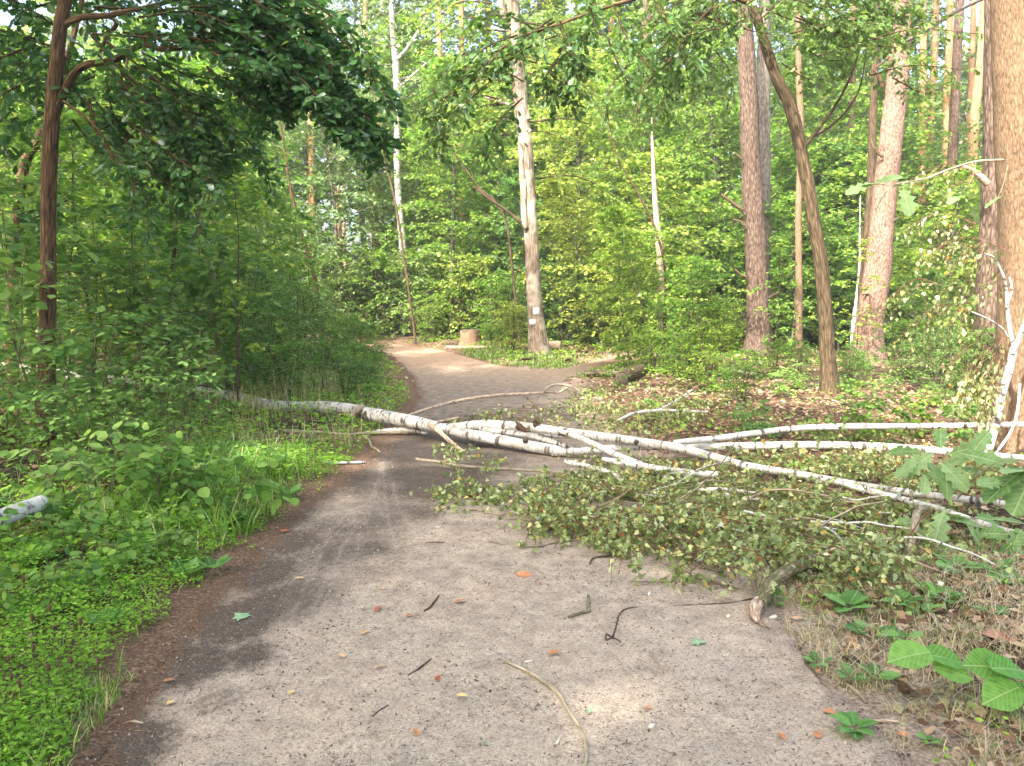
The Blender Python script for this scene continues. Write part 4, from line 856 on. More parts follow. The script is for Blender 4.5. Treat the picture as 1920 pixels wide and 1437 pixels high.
for (lab, pts, d, mt, tp) in [
    ('orange pine trunk with pale top, first of the sunlit row beside the leaning pine', [(1728, 640, 15), (1729, 300, 14), (1731, 90, 12), (1731, 0, 11)], 34, 'pine_orange', 26),
    ('orange pine trunk slightly leaning beside the first of the sunlit row', [(1735, 640, 15), (1742, 300, 14), (1752, 100, 12), (1756, 0, 11)], 36, 'pine_orange', 26),
    ('orange pine trunk in the middle of the sunlit row', [(1772, 640, 15), (1776, 220, 14), (1781, 60, 12), (1782, -20, 11)], 33, 'pine_orange', 26),
    ('darker brown pine trunk standing close to the sunlit orange row', [(1780, 650, 19), (1786, 300, 18), (1794, 120, 16), (1800, 0, 15)], 29, 'pine_low', 26),
    ('bright orange pine trunk nearest the dark trunk at the edge', [(1815, 640, 19), (1824, 280, 17), (1840, 100, 15), (1846, -10, 14)], 31, 'pine_orange', 26),
    ('thin orange pine trunk seen through leaves beside the brightest one', [(1808, 640, 12), (1816, 280, 11), (1824, 60, 10), (1826, -10, 10)], 42, 'pine_orange', 27),
    ('slender reddish pine left of the crooked forking stem', [(1582, 640, 15), (1588, 400, 14), (1598, 160, 13), (1600, 60, 11)], 28, 'pine_pink', 25),
    ('brown pine trunk right of the old tree seen through leaves', [(1232, 640, 22), (1226, 420, 21), (1216, 200, 20), (1213, 60, 19), (1213, -20, 18)], 27, 'pine_low', 25),
    ('sunlit orange pine between the old tree and the brown pine', [(1150, 640, 12), (1148, 300, 11), (1146, 60, 10), (1146, -20, 9)], 38, 'pine_orange', 26),
    ('orange pine left of the tall white birch', [(708, 640, 13), (700, 350, 12), (692, 200, 11), (686, 60, 9)], 37, 'pine_orange', 25),
    ('pair of reddish pine trunks behind bushes, the one nearer the old tree', [(870, 640, 13), (868, 420, 12), (866, 200, 10), (865, 0, 9)], 40, 'pine_orange', 26),
    ('reddish pine trunk behind bushes midway between birch and old tree', [(829, 640, 13), (827, 400, 12), (825, 200, 10), (823, 0, 9)], 38, 'pine_orange', 26),
    ('thin pale brown pine just left of the old tree', [(925, 640, 13), (922, 400, 12), (918, 200, 11), (914, 0, 10)], 42, 'pine_low', 26),
    ('pale orange pine trunk high above the tall shrubs far behind', [(1068, 640, 12), (1064, 400, 11), (1058, 200, 9), (1056, 0, 8)], 44, 'pine_orange', 26),
    ('reddish pine trunk behind the dark arching bough', [(590, 640, 12), (584, 300, 11), (580, 100, 10)], 34, 'pine_orange', 25),
    ('brown trunk low among saplings right of the fork', [(1342, 640, 13), (1340, 560, 13), (1338, 420, 11), (1336, 200, 10)], 30, 'pine_low', 24),
    ('pinkish pine deep in the forest behind the curved oak', [(1540, 640, 10), (1542, 300, 9), (1545, 60, 8)], 45, 'pine_pink', 26)]:
    simple('pine_tree', lab, pts, d, mt, tp, crown='pine')
# dark thin leaning stems on the left
simple('leaning_tree', 'dark bare stem leaning behind the left oak trunk', [(20, 640, 22), (40, 340, 18), (78, 250, 17), (120, 130, 12), (150, 20, 9)], 11, 'oak_dark', 9)
simple('leaning_tree', 'thin dark tree leaning over the bushes left of the tall birch', [(606, 640, 9), (596, 560, 9), (585, 500, 8), (560, 420, 7), (540, 330, 5)], 24, 'oak_dark', 8)
simple('young_tree', 'thin brown stem rising through the left bushes right of the oak trunk', [(313, 640, 10), (318, 560, 9), (326, 480, 9), (331, 400, 7), (333, 330, 6)], 12, 'oak', 6)
simple('leaning_tree', 'multi twigged dark stem rising before the tall white birch', [(780, 640, 4.8), (745, 400, 4.2), (722, 300, 4.2), (705, 190, 3.0), (690, 120, 2.4)], 27, 'oak', 12)
simple('young_tree', 'crooked dark stem with forks among yellow green leaves right of the old tree', [(1245, 640, 5.4), (1248, 520, 5.4), (1232, 440, 4.8), (1200, 370, 3.6), (1165, 310, 2.4)], 17, 'oak_dark', 6)
simple('young_tree', 'bent brown stem curving beside the old tree at half height', [(975, 640, 5.4), (958, 480, 5.4), (950, 420, 4.8), (930, 380, 4.2), (900, 355, 3.6)], 25, 'oak', 8)
print('traced', time.time() - T0)

# ================================================================== UNDERSTOREY, near to far
TAKEN = []
def free(x, y, r):
    for a, b_, c_ in TAKEN:
        if (x - a) ** 2 + (y - b_) ** 2 < (r + c_) ** 2 * .36: return False
    return True
def put(k, name, x, y, label, cat, group, sc, mat=None, r=1.0, bark=None, i=None, sz=None):
    TAKEN.append((x, y, r)); return place_tree(K[k][rng.integers(len(K[k])) if i is None else i], name, x, y, label, cat, group, None, sc, mat, bark, sz)
# leafy saplings on the left bank, individually
LS = [(-30, 9.5, .85, 'hazel', 'dark green sapling at the left picture edge beyond the oak trunk'), (170, 10.5, .80, 'maple', 'layered green sapling just right of the left oak trunk'),
      (300, 12.5, .95, 'maple', 'bushy bright sapling under the dark drooping oak foliage'), (420, 14, .95, 'maple', 'sapling with level leaf layers below the arching bough'),
      (60, 13, 1.2, 'maple', 'tall yellow green sapling behind the left oak trunk'), (230, 16, 1.3, 'maple', 'tall sapling deep behind the drooping oak foliage'),
      (480, 17.5, .85, 'hazel', 'shadowy sapling beside the bright flowering spray'), (520, 21, .8, 'maple', 'sapling near the bend of the path on its left side'),
      (380, 20, 1.5, 'maple', 'very leafy tall sapling filling the gap under the bough'), (130, 19, 1.5, 'maple', 'sunlit sapling far behind the left trunk'),
      (480, 26, 1.1, 'greyleaf', 'grey green sapling beyond the bend'), (-60, 15, 1.4, 'maple', 'broad sapling cut by the left picture edge')]
for px, d, sc, mt, lab in LS: put('sapling', 'sapling', at(px, CY, d)[0], d, lab, 'tree', 'young trees of the left bank', sc, mt, 1.4)
# low broad-leaved bushes at the left
for px, d, sc, lab in [(20, 7.2, .80, 'bush with broad dull green leaves at the foot of the left oak'), (150, 6.6, .55, 'low broad leaved bush right of the oak foot'), (250, 8.6, .75, 'broad leaved bush before the root end of the fallen birch'),
                       (340, 7.6, .52, 'bush with level broad leaves touching the fallen birch trunk'), (90, 9.0, 1.0, 'taller bush close behind the left oak trunk'), (420, 10.8, .85, 'bush directly behind the fallen trunk'), (-60, 6.0, .6, 'bush cut by the left edge below the oak'), (200, 11, 1.1, 'dense bush in the shade behind the broad leaved ones'),
                       (330, 10.2, .9, 'mid green bush behind the left end of the fallen birch'), (30, 11.5, 1.2, 'shaded bush beyond the left oak'), (140, 5.9, .34, 'low leafy bush above the short birch log'), (235, 6.3, .36, 'small leafy bush right of the short birch log and above the weeds'), (330, 6.9, .38, 'small bush between the weeds and the fallen birch'), (60, 6.6, .5, 'leafy bush in front of the left oak foot'), (290, 9.2, .8, 'leafy bush in front of the hidden end of the fallen birch'), (400, 11.8, 1.0, 'tall dense bush behind the hidden end of the fallen birch')]:
    put('bigleaf', 'bush', at(px, CY, d)[0], d, lab, 'bush', 'broad leaved bushes of the left bank', sc, None, .9)
for px, d, sc, mt, lab in [(500, 12.5, .62, 'hazel', 'dense green shrub behind the fallen trunk by the verge'), (560, 14, .70, 'hazel', 'rounded shrub on the verge left of the path'), (455, 15, .9, 'hazel', 'dark shrub in the shade below the saplings'),
                           (620, 16.5, .42, 'herb', 'low bright shrub leaning over the left path edge'), (712, 18.6, .30, 'herb', 'low shrub on the inside of the bend closest to the sand'), (684, 20.5, .42, 'herb', 'shrub hiding the far left of the bend'), (655, 22, .5, 'hazel', 'denser shrub behind the one hiding the bend'), (680, 14.2, .34, 'herb', 'leafy herb clump overhanging the path where it narrows'), (600, 12.2, .38, 'herb', 'soft green herb clump close behind the fallen birch'), (700, 13.0, .27, 'herb', 'small dark clump at the left path edge'),
                           (575, 18.5, .7, 'greyleaf', 'pale green shrub near the bend'), (520, 20.5, .8, 'hazel', 'shrub under the leaning dark tree'), (640, 20.5, .45, 'herb', 'low weeds mound at the inside of the bend'), (650, 24.5, .5, 'yellowleaf', 'sunlit low shrub before the bend'),
                           (540, 10.8, .40, 'herb', 'weed clump behind the knotty part of the fallen birch'), (650, 11.2, .28, 'hazel', 'low weed clump just behind the fallen birch beside the path')]:
    put('shrub', 'shrub', at(px, CY, d)[0], d, lab, 'shrub', 'shrubs along the left path edge', sc, mt, .7)
# rounded shrubs beyond the fork
for px, d, sc, mt, lab in [(650, 30.5, 1.45, 'greyleaf', 'rounded pale shrub, first left of the row behind the far bend'), (712, 30.5, 1.5, 'maple', 'rounded pale shrub second in the row behind the far bend'), (778, 30, 1.4, 'greyleaf', 'rounded shrub left of the old stump'), (810, 27.8, .75, 'maple', 'small bright shrub touching the stump'),
                           (880, 28.5, 1.35, 'yellowleaf', 'yellow green sapling bush glowing above the stump'), (935, 26.5, 1.0, 'maple', 'loose bright bush between stump and old tree'), (960, 22.8, .62, 'yellowleaf', 'loose yellow green shrub at the foot of the old tree'), (925, 24, .35, 'herb', 'low herb clump between stump and old tree'),
                           (1060, 27, 1.1, 'hazel', 'dark shrub right behind the old tree'), (1120, 26, 1.2, 'hazel', 'dark green shrub beyond the right branch of the path'), (1180, 24.5, 1.1, 'maple', 'green shrub at the end of the right path branch'), (605, 34, 1.7, 'greyleaf', 'large soft shrub far along the path'),
                           (1000, 30, 1.5, 'hazel', 'deep green shrub in the shade behind the old tree'), (850, 33, 1.7, 'maple', 'tall shrub behind the stump'), (750, 34, 1.8, 'greyleaf', 'tall pale shrub behind the rounded row')]:
    put('shrub', 'shrub', at(px, CY, d)[0], d, lab, 'shrub', 'shrubs beyond the fork', sc, mt, 1.0)
for px, d, sc, k, mt, lab in [(1230, 17, .75, 'sapling', 'maple', 'fresh green sapling clump right of the fork'), (1285, 16.2, .5, 'sapling', 'maple', 'bright sapling in front of the pale snag'), (1180, 18.5, .62, 'sapling', 'maple', 'sapling leaning over the right path branch'), (1310, 23.5, 1.0, 'sapling', 'maple', 'sapling left of the twin pines'),
                              (1270, 20.5, 1.1, 'sapling', 'yellowleaf', 'sunlit yellowish sapling high behind the snag'), (1130, 24, 1.1, 'sapling', 'yellowleaf', 'yellow green sapling right of the old tree'), (1480, 22, .9, 'sapling', 'maple', 'sapling between the twin pines and the thin stem'), (1570, 23, 1.0, 'sapling', 'maple', 'sapling behind the curved oak'),
                              (1700, 21, .9, 'sapling', 'maple', 'sapling right of the leaning pine'), (1780, 20, 1.0, 'sapling', 'maple', 'dense sapling before the sunlit pines'), (1650, 24, 1.2, 'sapling', 'maple', 'tall sapling behind the leaning pine'), (1360, 25, 1.3, 'sapling', 'maple', 'tall sapling beyond the twin pines'),
                              (1470, 27, 1.4, 'sapling', 'hazel', 'shaded sapling deep behind the twin pines'), (1880, 24, 1.3, 'sapling', 'maple', 'sapling behind the dark pine at the right'), (1730, 15.0, .42, 'sapling', 'hazel', 'small loose sapling over the brown leaf litter')]:
    put(k, 'sapling', at(px, CY, d)[0], d, lab, 'tree', 'young trees right of the fork', sc, mt, 1.2)
for px, d, sc, mt, lab in [(1390, 11.6, .36, 'maple', 'knee high maple seedlings behind the fallen birch'), (1330, 14.5, .50, 'maple', 'low sapling cluster by the cut log'), (1455, 15.5, .30, 'maple', 'low green shrub at the foot of the twin pines'), (1600, 13.6, .35, 'hazel', 'dark low shrub beside the foot of the curved oak'), (1700, 14.5, .42, 'hazel', 'shaded shrub behind the brown litter patch'),
                           (1500, 15.5, .30, 'hazel', 'small shrub left of the curved oak foot'), (1220, 16, .45, 'maple', 'leafy mound just right of the cut log'), (1270, 15, .40, 'maple', 'low mound of maple shoots'), (1820, 12.2, .50, 'hazel', 'olive shrub in front of the dark pine'), (1760, 13, .45, 'hazel', 'low shrub between curved oak and dark pine'), (1350, 22, .7, 'maple', 'shrub left of the twin pines base')]:
    put('shrub', 'shrub', at(px, CY, d)[0], d, lab, 'shrub', 'shrubs under the right hand trees', sc, mt, .7)
for px, d, sc, mt, lab in [(650, 31, .95, 'greyleaf', 'soft grey green broadleaf tree left of the tall white birch'), (850, 29.5, .85, 'maple', 'light green broadleaf tree rising behind the old stump'), (920, 33, 1.0, 'maple', 'leafy tree just behind and left of the old tree'),
                           (1085, 27.5, .85, 'yellowleaf', 'yellow green broadleaf tree right behind the old tree'), (1190, 25.5, .8, 'maple', 'fresh green broadleaf tree behind the pale snag'), (1330, 28, .95, 'maple', 'broadleaf tree filling the gap left of the twin pines'), 
                           (1500, 27, .9, 'maple', 'broadleaf tree behind the curved oak'), (1630, 30, 1.0, 'maple', 'broadleaf tree behind the leaning pinkish pine'), (760, 35, 1.1, 'maple', 'tall leafy tree just behind the tall white birch'), (1000, 36, 1.15, 'greyleaf', 'grey green crown high behind the old tree')]:
    put('broad', 'broadleaf_tree', at(px, CY, d)[0], d, lab, 'tree', 'broadleaf trees around the fork', sc, mt, 1.8)
for px, d, sc, mt, lab in [(620, 37, 1.0, 'greyleaf', 'tall grey green crown left of the tall white birch'), (700, 41, 1.15, 'greyleaf', 'tall airy crown behind the tall white birch'), (815, 40, 1.1, 'maple', 'tall light crown between white birch and old tree'), (905, 43, 1.2, 'greyleaf', 'tall soft crown just left of the old tree'),
                           (1060, 38, 1.05, 'maple', 'tall bright crown just right of the old tree'), (1160, 41, 1.15, 'greyleaf', 'tall grey green crown above the pale snag'), (1270, 38, 1.05, 'maple', 'tall crown left of the twin pines'), (1500, 37, 1.0, 'maple', 'tall crown between twin pines and leaning pine'), (560, 42, 1.1, 'maple', 'tall crown above the tip of the dark bough')]:
    put('tall', 'broadleaf_tree', at(px, CY, d)[0], d, lab, 'tree', 'tall crowns above the fork', sc, mt, 1.8)
# forest behind, random but spaced, all kinds
corr = lambda x, y: poly_sd(np.array([x]), np.array([y]))[0] > 1.6 and not (y < 31 and -12 < x < -2.5) and not (y < 44 and .50 * y < x < .625 * y) and not (y < 33 and -.175 * y < x < -.12 * y)
LB = {'sapling': ['forest sapling'], 'broad': ['forest tree'], 'tall': ['tall distant tree'], 'pine': ['distant orange trunked pine'], 'shrub': ['forest shrub']}
MW = {'maple': 'fresh green', 'greyleaf': 'greyish green', 'hazel': 'deep green', 'yellowleaf': 'yellow green', 'needle': 'tall', 'herb': 'bright green'}
HT = {'sapling': 3, 'broad': 6, 'tall': 11, 'pine': 10, 'shrub': 1.5}
def fill(k, name, n, y0, y1, fr, s0, s1, mats, cat, group, rr, xmin=None):
    c = 0; tries = 0
    while c < n and tries < 6000:
        tries += 1; y = y0 + (y1 - y0) * rng.random() ** .8; x = (rng.random() * 2 - 1) * (y * .68 * fr + 2)
        if xmin is not None and x < xmin: continue
        if not corr(x, y) or not free(x, y, rr): continue
        sc = rng.uniform(s0, s1); mt = mats[rng.integers(len(mats))]
        put(k, name, x, y, autolabel(MW[mt] + ' ' + LB[k][0], x, y, HT[k] * sc), cat, group, sc, mt, rr, sz=rng.uniform(.9, 1.2)); c += 1
fill('broad', 'broadleaf_tree', 26, 25, 42, 1.1, .75, 1.05, ['maple', 'maple', 'greyleaf', 'hazel', 'yellowleaf'], 'tree', 'forest trees beyond the fork', 2.3)
fill('sapling', 'sapling', 34, 22, 40, 1.1, .9, 1.5, ['maple', 'maple', 'hazel', 'yellowleaf'], 'tree', 'forest saplings beyond the fork', 1.3)
fill('tall', 'broadleaf_tree', 34, 33, 62, 1.1, .8, 1.05, ['greyleaf', 'maple', 'hazel', 'greyleaf'], 'tree', 'tall forest trees beyond the fork', 2.8)
fill('broad', 'broadleaf_tree', 24, 40, 66, 1.15, .9, 1.25, ['maple', 'greyleaf', 'hazel', 'maple'], 'tree', 'forest trees beyond the fork', 2.6)
fill('pine', 'pine_tree', 12, 36, 75, 1.1, .9, 1.15, ['needle'], 'tree', 'pines deep in the forest', 1.8)
fill('shrub', 'shrub', 30, 22, 40, 1.1, 1.0, 2.0, ['hazel', 'maple', 'hazel'], 'shrub', 'forest shrubs beyond the fork', .9)
# left flank forest in view beyond the bank
for i in range(9):
    y = rng.uniform(17, 34); x = -rng.uniform(.35, .72) * y - 1
    if y > 20 and x > -14: continue
    if free(x, y, 2): put('broad', 'broadleaf_tree', x, y, 'broadleaf tree in the woods behind the left bank', 'tree', 'woods behind the left bank', rng.uniform(.6, .9), ['maple', 'hazel'][i % 2], 2)
# far wood, one mass
lv = Leaves()
for k in range(900):
    x = rng.uniform(-75, 75); y = rng.uniform(70, 100); z = rng.uniform(0, 22) ; n = 50
    P = np.array([x, y, z]) + rng.normal(0, 1, (n, 3)) * [1.8, 1.5, 1.0]; lv.add(P, rdir(n, .3), up(n, .7), rng.uniform(.3, .6, n))
P, D, N_, S = lv.get(); mb = MB(); add_leaves(mb, 'wide', P, D, N_, S); mb2 = MB()
fw = empty('far_woods', (0, 84, 0), 'distant wood closing the view behind all the trees', 'forest'); tag(fw, kind='stuff')
child('foliage', mb.mesh('foliage', M['greyleaf'], False), fw, kind='stuff')
for k in range(90):
    x = rng.uniform(-70, 70); y = rng.uniform(68, 98); tube(mb2, walk((x, y, -.5), (0, 0, 1), 24, 5, 0, .03), np.linspace(.2, .1, 6), 6)
child('trunks', mb2.mesh('trunks', M['pine_orange']), fw, kind='stuff')
rng = np.random.default_rng(5)
# out-of-view trees added behind and beside the camera to shade foreground and left bank
for (x, y, k, s) in [(-6, -3.5, 'tall', 1.0), (-10, 1, 'tall', 1.0), (2.9, -2.6, 'tall', .9), (2.4, -7, 'tall', .9), (-3.5, -9, 'tall', .9), (-8.5, -7, 'broad', 1.2), (-5, -6.5, 'broad', 1.15), (-2.5, -5, 'broad', 1.1), (-8, 6, 'tall', .95), (-10.5, 11, 'tall', 1.0)]:
    put(k, 'broadleaf_tree', x, y, 'unseen broadleaf tree added near the viewpoint to cast shade', 'tree', 'added shade trees around the viewpoint', s, 'maple', 2)
print('forest', time.time() - T0)

# ================================================================== THE FALLEN BIRCH
_p = at(420, 742, 11.2)
fb = empty('fallen_birch', (float(_p[0]), 11.2, 0.0), 'fallen birch lying across the path, white trunk split into several long stems', 'tree')
def bstem(name, pts, sides=20, disp=.05, mat='birch', label=None, e=None):
    return branch(e or fb, pts, None, mat, sides, name, disp, n=max(30, len(pts) * 12), label=label)
bstem('trunk', [(-60, 676, 19.3, 16.0), (60, 694, 20.0, 14.6), (200, 712, 20, 12.3), (420, 741, 20, 10.7), (500, 759, 21, 10.3), (560, 763, 21.4, 10.25), (610, 764, 23.5, 9.95), (650, 769, 25.5, 9.7), (700, 778, 26.2, 9.4), (760, 789, 25.5, 9.0), (800, 797, 23.5, 8.75), (835, 806, 17.9, 8.5)], 28, .06)
bstem('stem', [(815, 802, 17.8, 8.7), (850, 803, 18.4, 8.5), (900, 797, 19.6, 8.35), (950, 799, 19.0, 8.2), (1000, 803, 18.4, 8.05), (1100, 816, 17.8, 7.75), (1200, 829, 17.2, 7.45), (1280, 842, 16.7, 7.2), (1340, 858, 16.0, 6.95), (1400, 874, 15.5, 6.75), (1500, 890, 14.8, 6.45), (1620, 912, 14.8, 6.0), (1750, 930, 14.2, 5.55), (1850, 941, 13.7, 5.25), (1920, 950, 13.1, 5.1), (2100, 970, 11.2, 4.85), (2300, 985, 8.3, 4.7)], 24)
bstem('stem', [(842, 808, 17.9, 8.55), (880, 815, 21.3, 8.3), (930, 824, 21.3, 8.1), (1000, 838, 21.3, 7.85), (1040, 845, 20.0, 7.7), (1058, 849, 13.8, 7.65)], 24)
bstem('stem', [(1035, 850, 12.2, 7.7), (1060, 848, 13.6, 7.65), (1120, 844, 15.0, 7.6), (1200, 837, 15.6, 7.6), (1350, 838, 15.6, 7.5), (1480, 835, 15.0, 7.4), (1600, 836, 15.0, 7.3), (1700, 841, 15.0, 7.2), (1800, 849, 14.3, 7.05), (1920, 860, 13.6, 6.95), (2100, 876, 11.6, 6.9)], 20, mat='birch2')
bstem('stem', [(1265, 830, 10.2, 7.3), (1300, 827, 12.8, 7.4), (1360, 820, 11.9, 7.55), (1420, 812, 11.9, 7.65), (1500, 803, 11.9, 7.7), (1600, 800, 11.9, 7.65), (1750, 799, 11.0, 7.5), (1920, 796, 11.0, 7.35), (2060, 793, 9.3, 7.3)], 16, mat='birch2')
bstem('branch', [(1048, 808, 8, 7.85), (1075, 817, 11, 7.6), (1110, 832, 12, 7.3), (1150, 851, 12, 7.0), (1200, 870, 11, 6.75), (1240, 889, 10, 6.5), (1250, 905, 9.5, 6.4), (1262, 918, 9, 6.3), (1290, 932, 8, 6.2), (1335, 948, 6.5, 6.05), (1350, 956, 4, 6.0)], 12, .08, mat='birch2')
bstem('branch', [(806, 795, 11.5, 8.6), (830, 815, 9.4, 8.3), (850, 833, 8.6, 8.15), (876, 853, 8.6, 8.0), (900, 858, 7.9, 7.95), (930, 866, 7.2, 7.85), (955, 878, 5.8, 7.7), (1000, 888, 4.3, 7.6), (1060, 905, 2.9, 7.4)], 12, .12, 'brownbranch')
bstem('branch', [(876, 853, 5.8, 8.0), (884, 862, 5.0, 7.95), (885, 874, 3.6, 7.85)], 8, .1, 'brownbranch')
bstem('branch', [(930, 868, 9, 7.8), (960, 890, 8, 7.6), (975, 900, 6, 7.5)], 8, .1, 'birch')
bstem('branch', [(758, 782, 5.0, 9.0), (790, 771, 5.8, 9.2), (830, 759, 6.5, 9.45), (880, 748, 6.5, 9.7), (940, 741, 6.5, 9.9), (1000, 738, 5.8, 10.05), (1035, 735, 5.0, 10.2), (1046, 737, 4.3, 10.2), (1063, 728, 4.3, 10.3)], 10, .1, 'brownbranch')
bstem('branch', [(1020, 736, 5, 10.1), (1028, 726, 5, 10.1), (1045, 721, 4.5, 10.2), (1068, 724, 4, 10.2), (1080, 729, 3, 10.2), (1090, 738, 2, 10.2)], 6, .1, 'palestick')
bstem('branch', [(760, 800, 6.5, 8.95), (830, 790, 5.8, 9.1), (860, 783, 3.6, 9.2)], 8, .1, 'brownbranch')
bstem('stem', [(900, 805, 12, 8.3), (960, 812, 13, 8.15), (1010, 822, 12, 8.0), (1060, 838, 12, 7.9), (1085, 848, 9, 7.8)], 12, .12)
bstem('stem', [(940, 806, 9, 8.5), (1040, 817, 10, 8.2), (1110, 820, 9, 8.1), (1150, 824, 8, 8.0)], 10, .12)
bstem('stem', [(1130, 862, 11, 6.75), (1180, 870, 15, 6.60), (1240, 881, 15, 6.50), (1300, 888, 15, 6.40), (1345, 890, 12, 6.35)], 14, .10, mat='birch2')
bstem('stem', [(1560, 902, 9, 6.0), (1600, 913, 12, 5.8), (1650, 926, 13, 5.6), (1700, 939, 13, 5.4), (1760, 955, 13, 5.2), (1850, 985, 13, 4.9), (1920, 1004, 13, 4.75), (2050, 1040, 11, 4.6)], 14, .06, mat='birch2')
bstem('stem', [(1060, 866, 11, 6.75), (1140, 885, 12, 6.50), (1170, 905, 13, 6.30), (1200, 922, 12, 6.15), (1260, 935, 11, 6.00)], 12, .2)
bstem('stem', [(1285, 918, 9, 6.10), (1330, 922, 10, 6.00), (1380, 933, 11, 5.85), (1440, 940, 9, 5.75), (1500, 958, 8, 5.55), (1560, 965, 5, 5.45)], 12, .15, mat='birch2')
bstem('stem', [(1280, 935, 6, 5.95), (1300, 920, 7, 6.05), (1360, 918, 7, 6.00), (1420, 925, 5, 5.95)], 8, .1, mat='birch2')
bstem('stem', [(700, 812, 12, 9.05), (760, 806, 10, 9.0), (800, 812, 8, 8.8)], 8, .1)
bstem('branch', [(780, 861, 6, 7.20), (830, 868, 7, 7.10), (870, 875, 7, 7.00), (930, 879, 7, 6.95), (1010, 884, 5, 6.85), (1100, 893, 4, 6.65)], 8, .12, 'palestick')
bstem('branch', [(1160, 788, 5, 8.9), (1190, 775, 6, 9.1), (1240, 770, 6, 9.2), (1330, 773, 4, 9.2)], 8, .1)
bstem('branch', [(1230, 772, 4, 9.2), (1270, 750, 4, 9.5), (1300, 730, 3, 9.7)], 6, .1)
bstem('branch', [(1550, 1010, 4, 5.3), (1620, 1000, 4, 5.3), (1700, 1015, 3, 5.2)], 6, .1, 'palestick')
# scars, knots and a torn patch of bark
M['blackbark'] = plain('black_bark_scar', (.13, .105, .085), .95, (.035, .028, .022), 60)
def knot(px, py, d, r, sq=.6, e=None, name='knot', mat=None, seed=1):
    mb = MB(); n = 10; V = []; Q = []
    for i in range(6):
        for j in range(n):
            ph = i / 5 * math.pi; th = j / n * 6.283; k = 1 + rng.normal(0, .12); V.append((r * k * math.sin(ph) * math.cos(th) * 1.1, r * k * math.sin(ph) * math.sin(th) * sq, r * k * math.cos(ph)))
    for i in range(5):
        for j in range(n): Q.append((i * n + j, (i + 1) * n + j, (i + 1) * n + (j + 1) % n, i * n + (j + 1) % n))
    mb.add(np.array(V) + at(px, py, d), Q); child(name, mb.mesh(name, mat or M['blackbark']), e or fb)
for (px, py, d, r) in [(669, 772, 9.50, .048), (973, 800, 8.03, .05), (985, 826, 7.80, .036), (1005, 796, 7.97, .045), (1193, 829, 7.33, .032), (1048, 815, 7.62, .018), (1690, 838, 7.14, .022), (1706, 925, 5.80, .026), (640, 778, 9.62, .035), (1402, 873, 6.69, .022), (862, 812, 8.42, .03), (1625, 913, 6.04, .018), (735, 794, 9.06, .03)]:
    knot(px, py, d + .03, r * .75)
bstem('knot', [(660, 782, 9, 9.45), (668, 772, 12, 9.42), (674, 766, 15, 9.45), (679, 763, 13, 9.5)], 10, .25, 'brownbranch')
# torn bark flaps, short curls of dark underside
bstem('bark_flap', [(968, 792, 6, 8.0), (977, 802, 9, 7.92), (988, 808, 7, 7.9), (993, 806, 3, 7.9)], 6, .4, 'oak_dark')
bstem('bark_flap', [(620, 758, 12, 9.85), (633, 768, 14, 9.75), (650, 777, 13, 9.6), (662, 781, 5, 9.5)], 8, .35, 'brownbranch')
bstem('bark_flap', [(1000, 792, 5, 8.0), (1008, 788, 8, 7.97), (1012, 796, 6, 7.95)], 6, .4, 'oak_dark')

# heap of leafy twigs
def pip(px, py, poly):
    n = len(poly); ins = False
    for i in range(n):
        ax, ay = poly[i]; bx, by = poly[(i + 1) % n]
        if (ay > py) != (by > py) and px < (bx - ax) * (py - ay) / (by - ay) + ax: ins = not ins
    return ins
lv = Leaves(); tw = MB()
def heap(poly, n, h, leaf=.042, nl=9, L_=.34, hang=.3, z0=.02, bias=(.3, -.25), r=.0022, thin=1.0):
    xs_ = [p[0] for p in poly]; ys_ = [p[1] for p in poly]; c = 0
    while c < n:
        px, py = rng.uniform(min(xs_), max(xs_)), rng.uniform(min(ys_), max(ys_))
        if not pip(px, py, poly): continue
        # far ground covers more per pixel: accept in proportion to real area
        dd = gnd(px, py)[1]
        if rng.random() > (dd / gnd(960, min(ys_))[1]) ** 2.2: continue
        clump = fbm(dd * 1.8 + 3, px * .011, .3, 3)
        if clump < .43 and rng.random() < .85: continue
        c += 1
        zz = z0 + h * rng.random() ** 1.2 * np.clip((clump - .3) * 3.2, .3, 1.2)
        p = gnd(px, py + 4, zz); p[2] += zg1(p[0], p[1])
        a = rng.random() * 6.283
        w_ = walk(p, (math.cos(a) + bias[0], math.sin(a) + bias[1], rng.normal(0, .25) + .1), L_ * rng.uniform(.5, 1.5), 4, .12 + hang * .3, .35)
        gz = zg(w_[:, 0], w_[:, 1]) + .012; w_[:, 2] = np.maximum(w_[:, 2], gz + rng.random() * .03)
        tube(tw, w_, np.linspace(r, r * .5, 5) * rng.uniform(.7, 1.6), 3)
        m_ = int(nl * rng.uniform(.5, 1.4) * thin)
        if m_ < 1: continue
        u = rng.random(m_) * 3.99; ii = u.astype(int); f = (u - ii)[:, None]
        P = w_[ii] * (1 - f) + w_[ii + 1] * f + rng.normal(0, .012, (m_, 3)); P[:, 2] = np.maximum(P[:, 2], zg(P[:, 0], P[:, 1]) + .008)
        D = unit(rng.normal(0, .7, (m_, 3)) + [0, -.1, -.6]); N_ = unit(rng.normal(0, .75, (m_, 3)) + [-.2, -.5, .55])
        lv.add(P, D, N_, leaf * rng.uniform(.65, 1.3, m_))
R1 = [(1030, 925), (1070, 890), (1150, 878), (1300, 900), (1420, 905), (1600, 935), (1700, 965), (1720, 1010), (1660, 1060), (1560, 1075), (1510, 1045), (1390, 1045), (1270, 1040), (1150, 1035), (1030, 1005), (990, 975)]
heap(R1, 1150, .20, nl=11, leaf=.038, r=.003, L_=.30)
heap([(930, 900), (1040, 880), (1060, 990), (970, 965)], 70, .10, nl=8, L_=.25)
heap([(1100, 860), (1200, 860), (1400, 890), (1500, 915), (1400, 960), (1150, 930), (1080, 900)], 170, .12, nl=9)
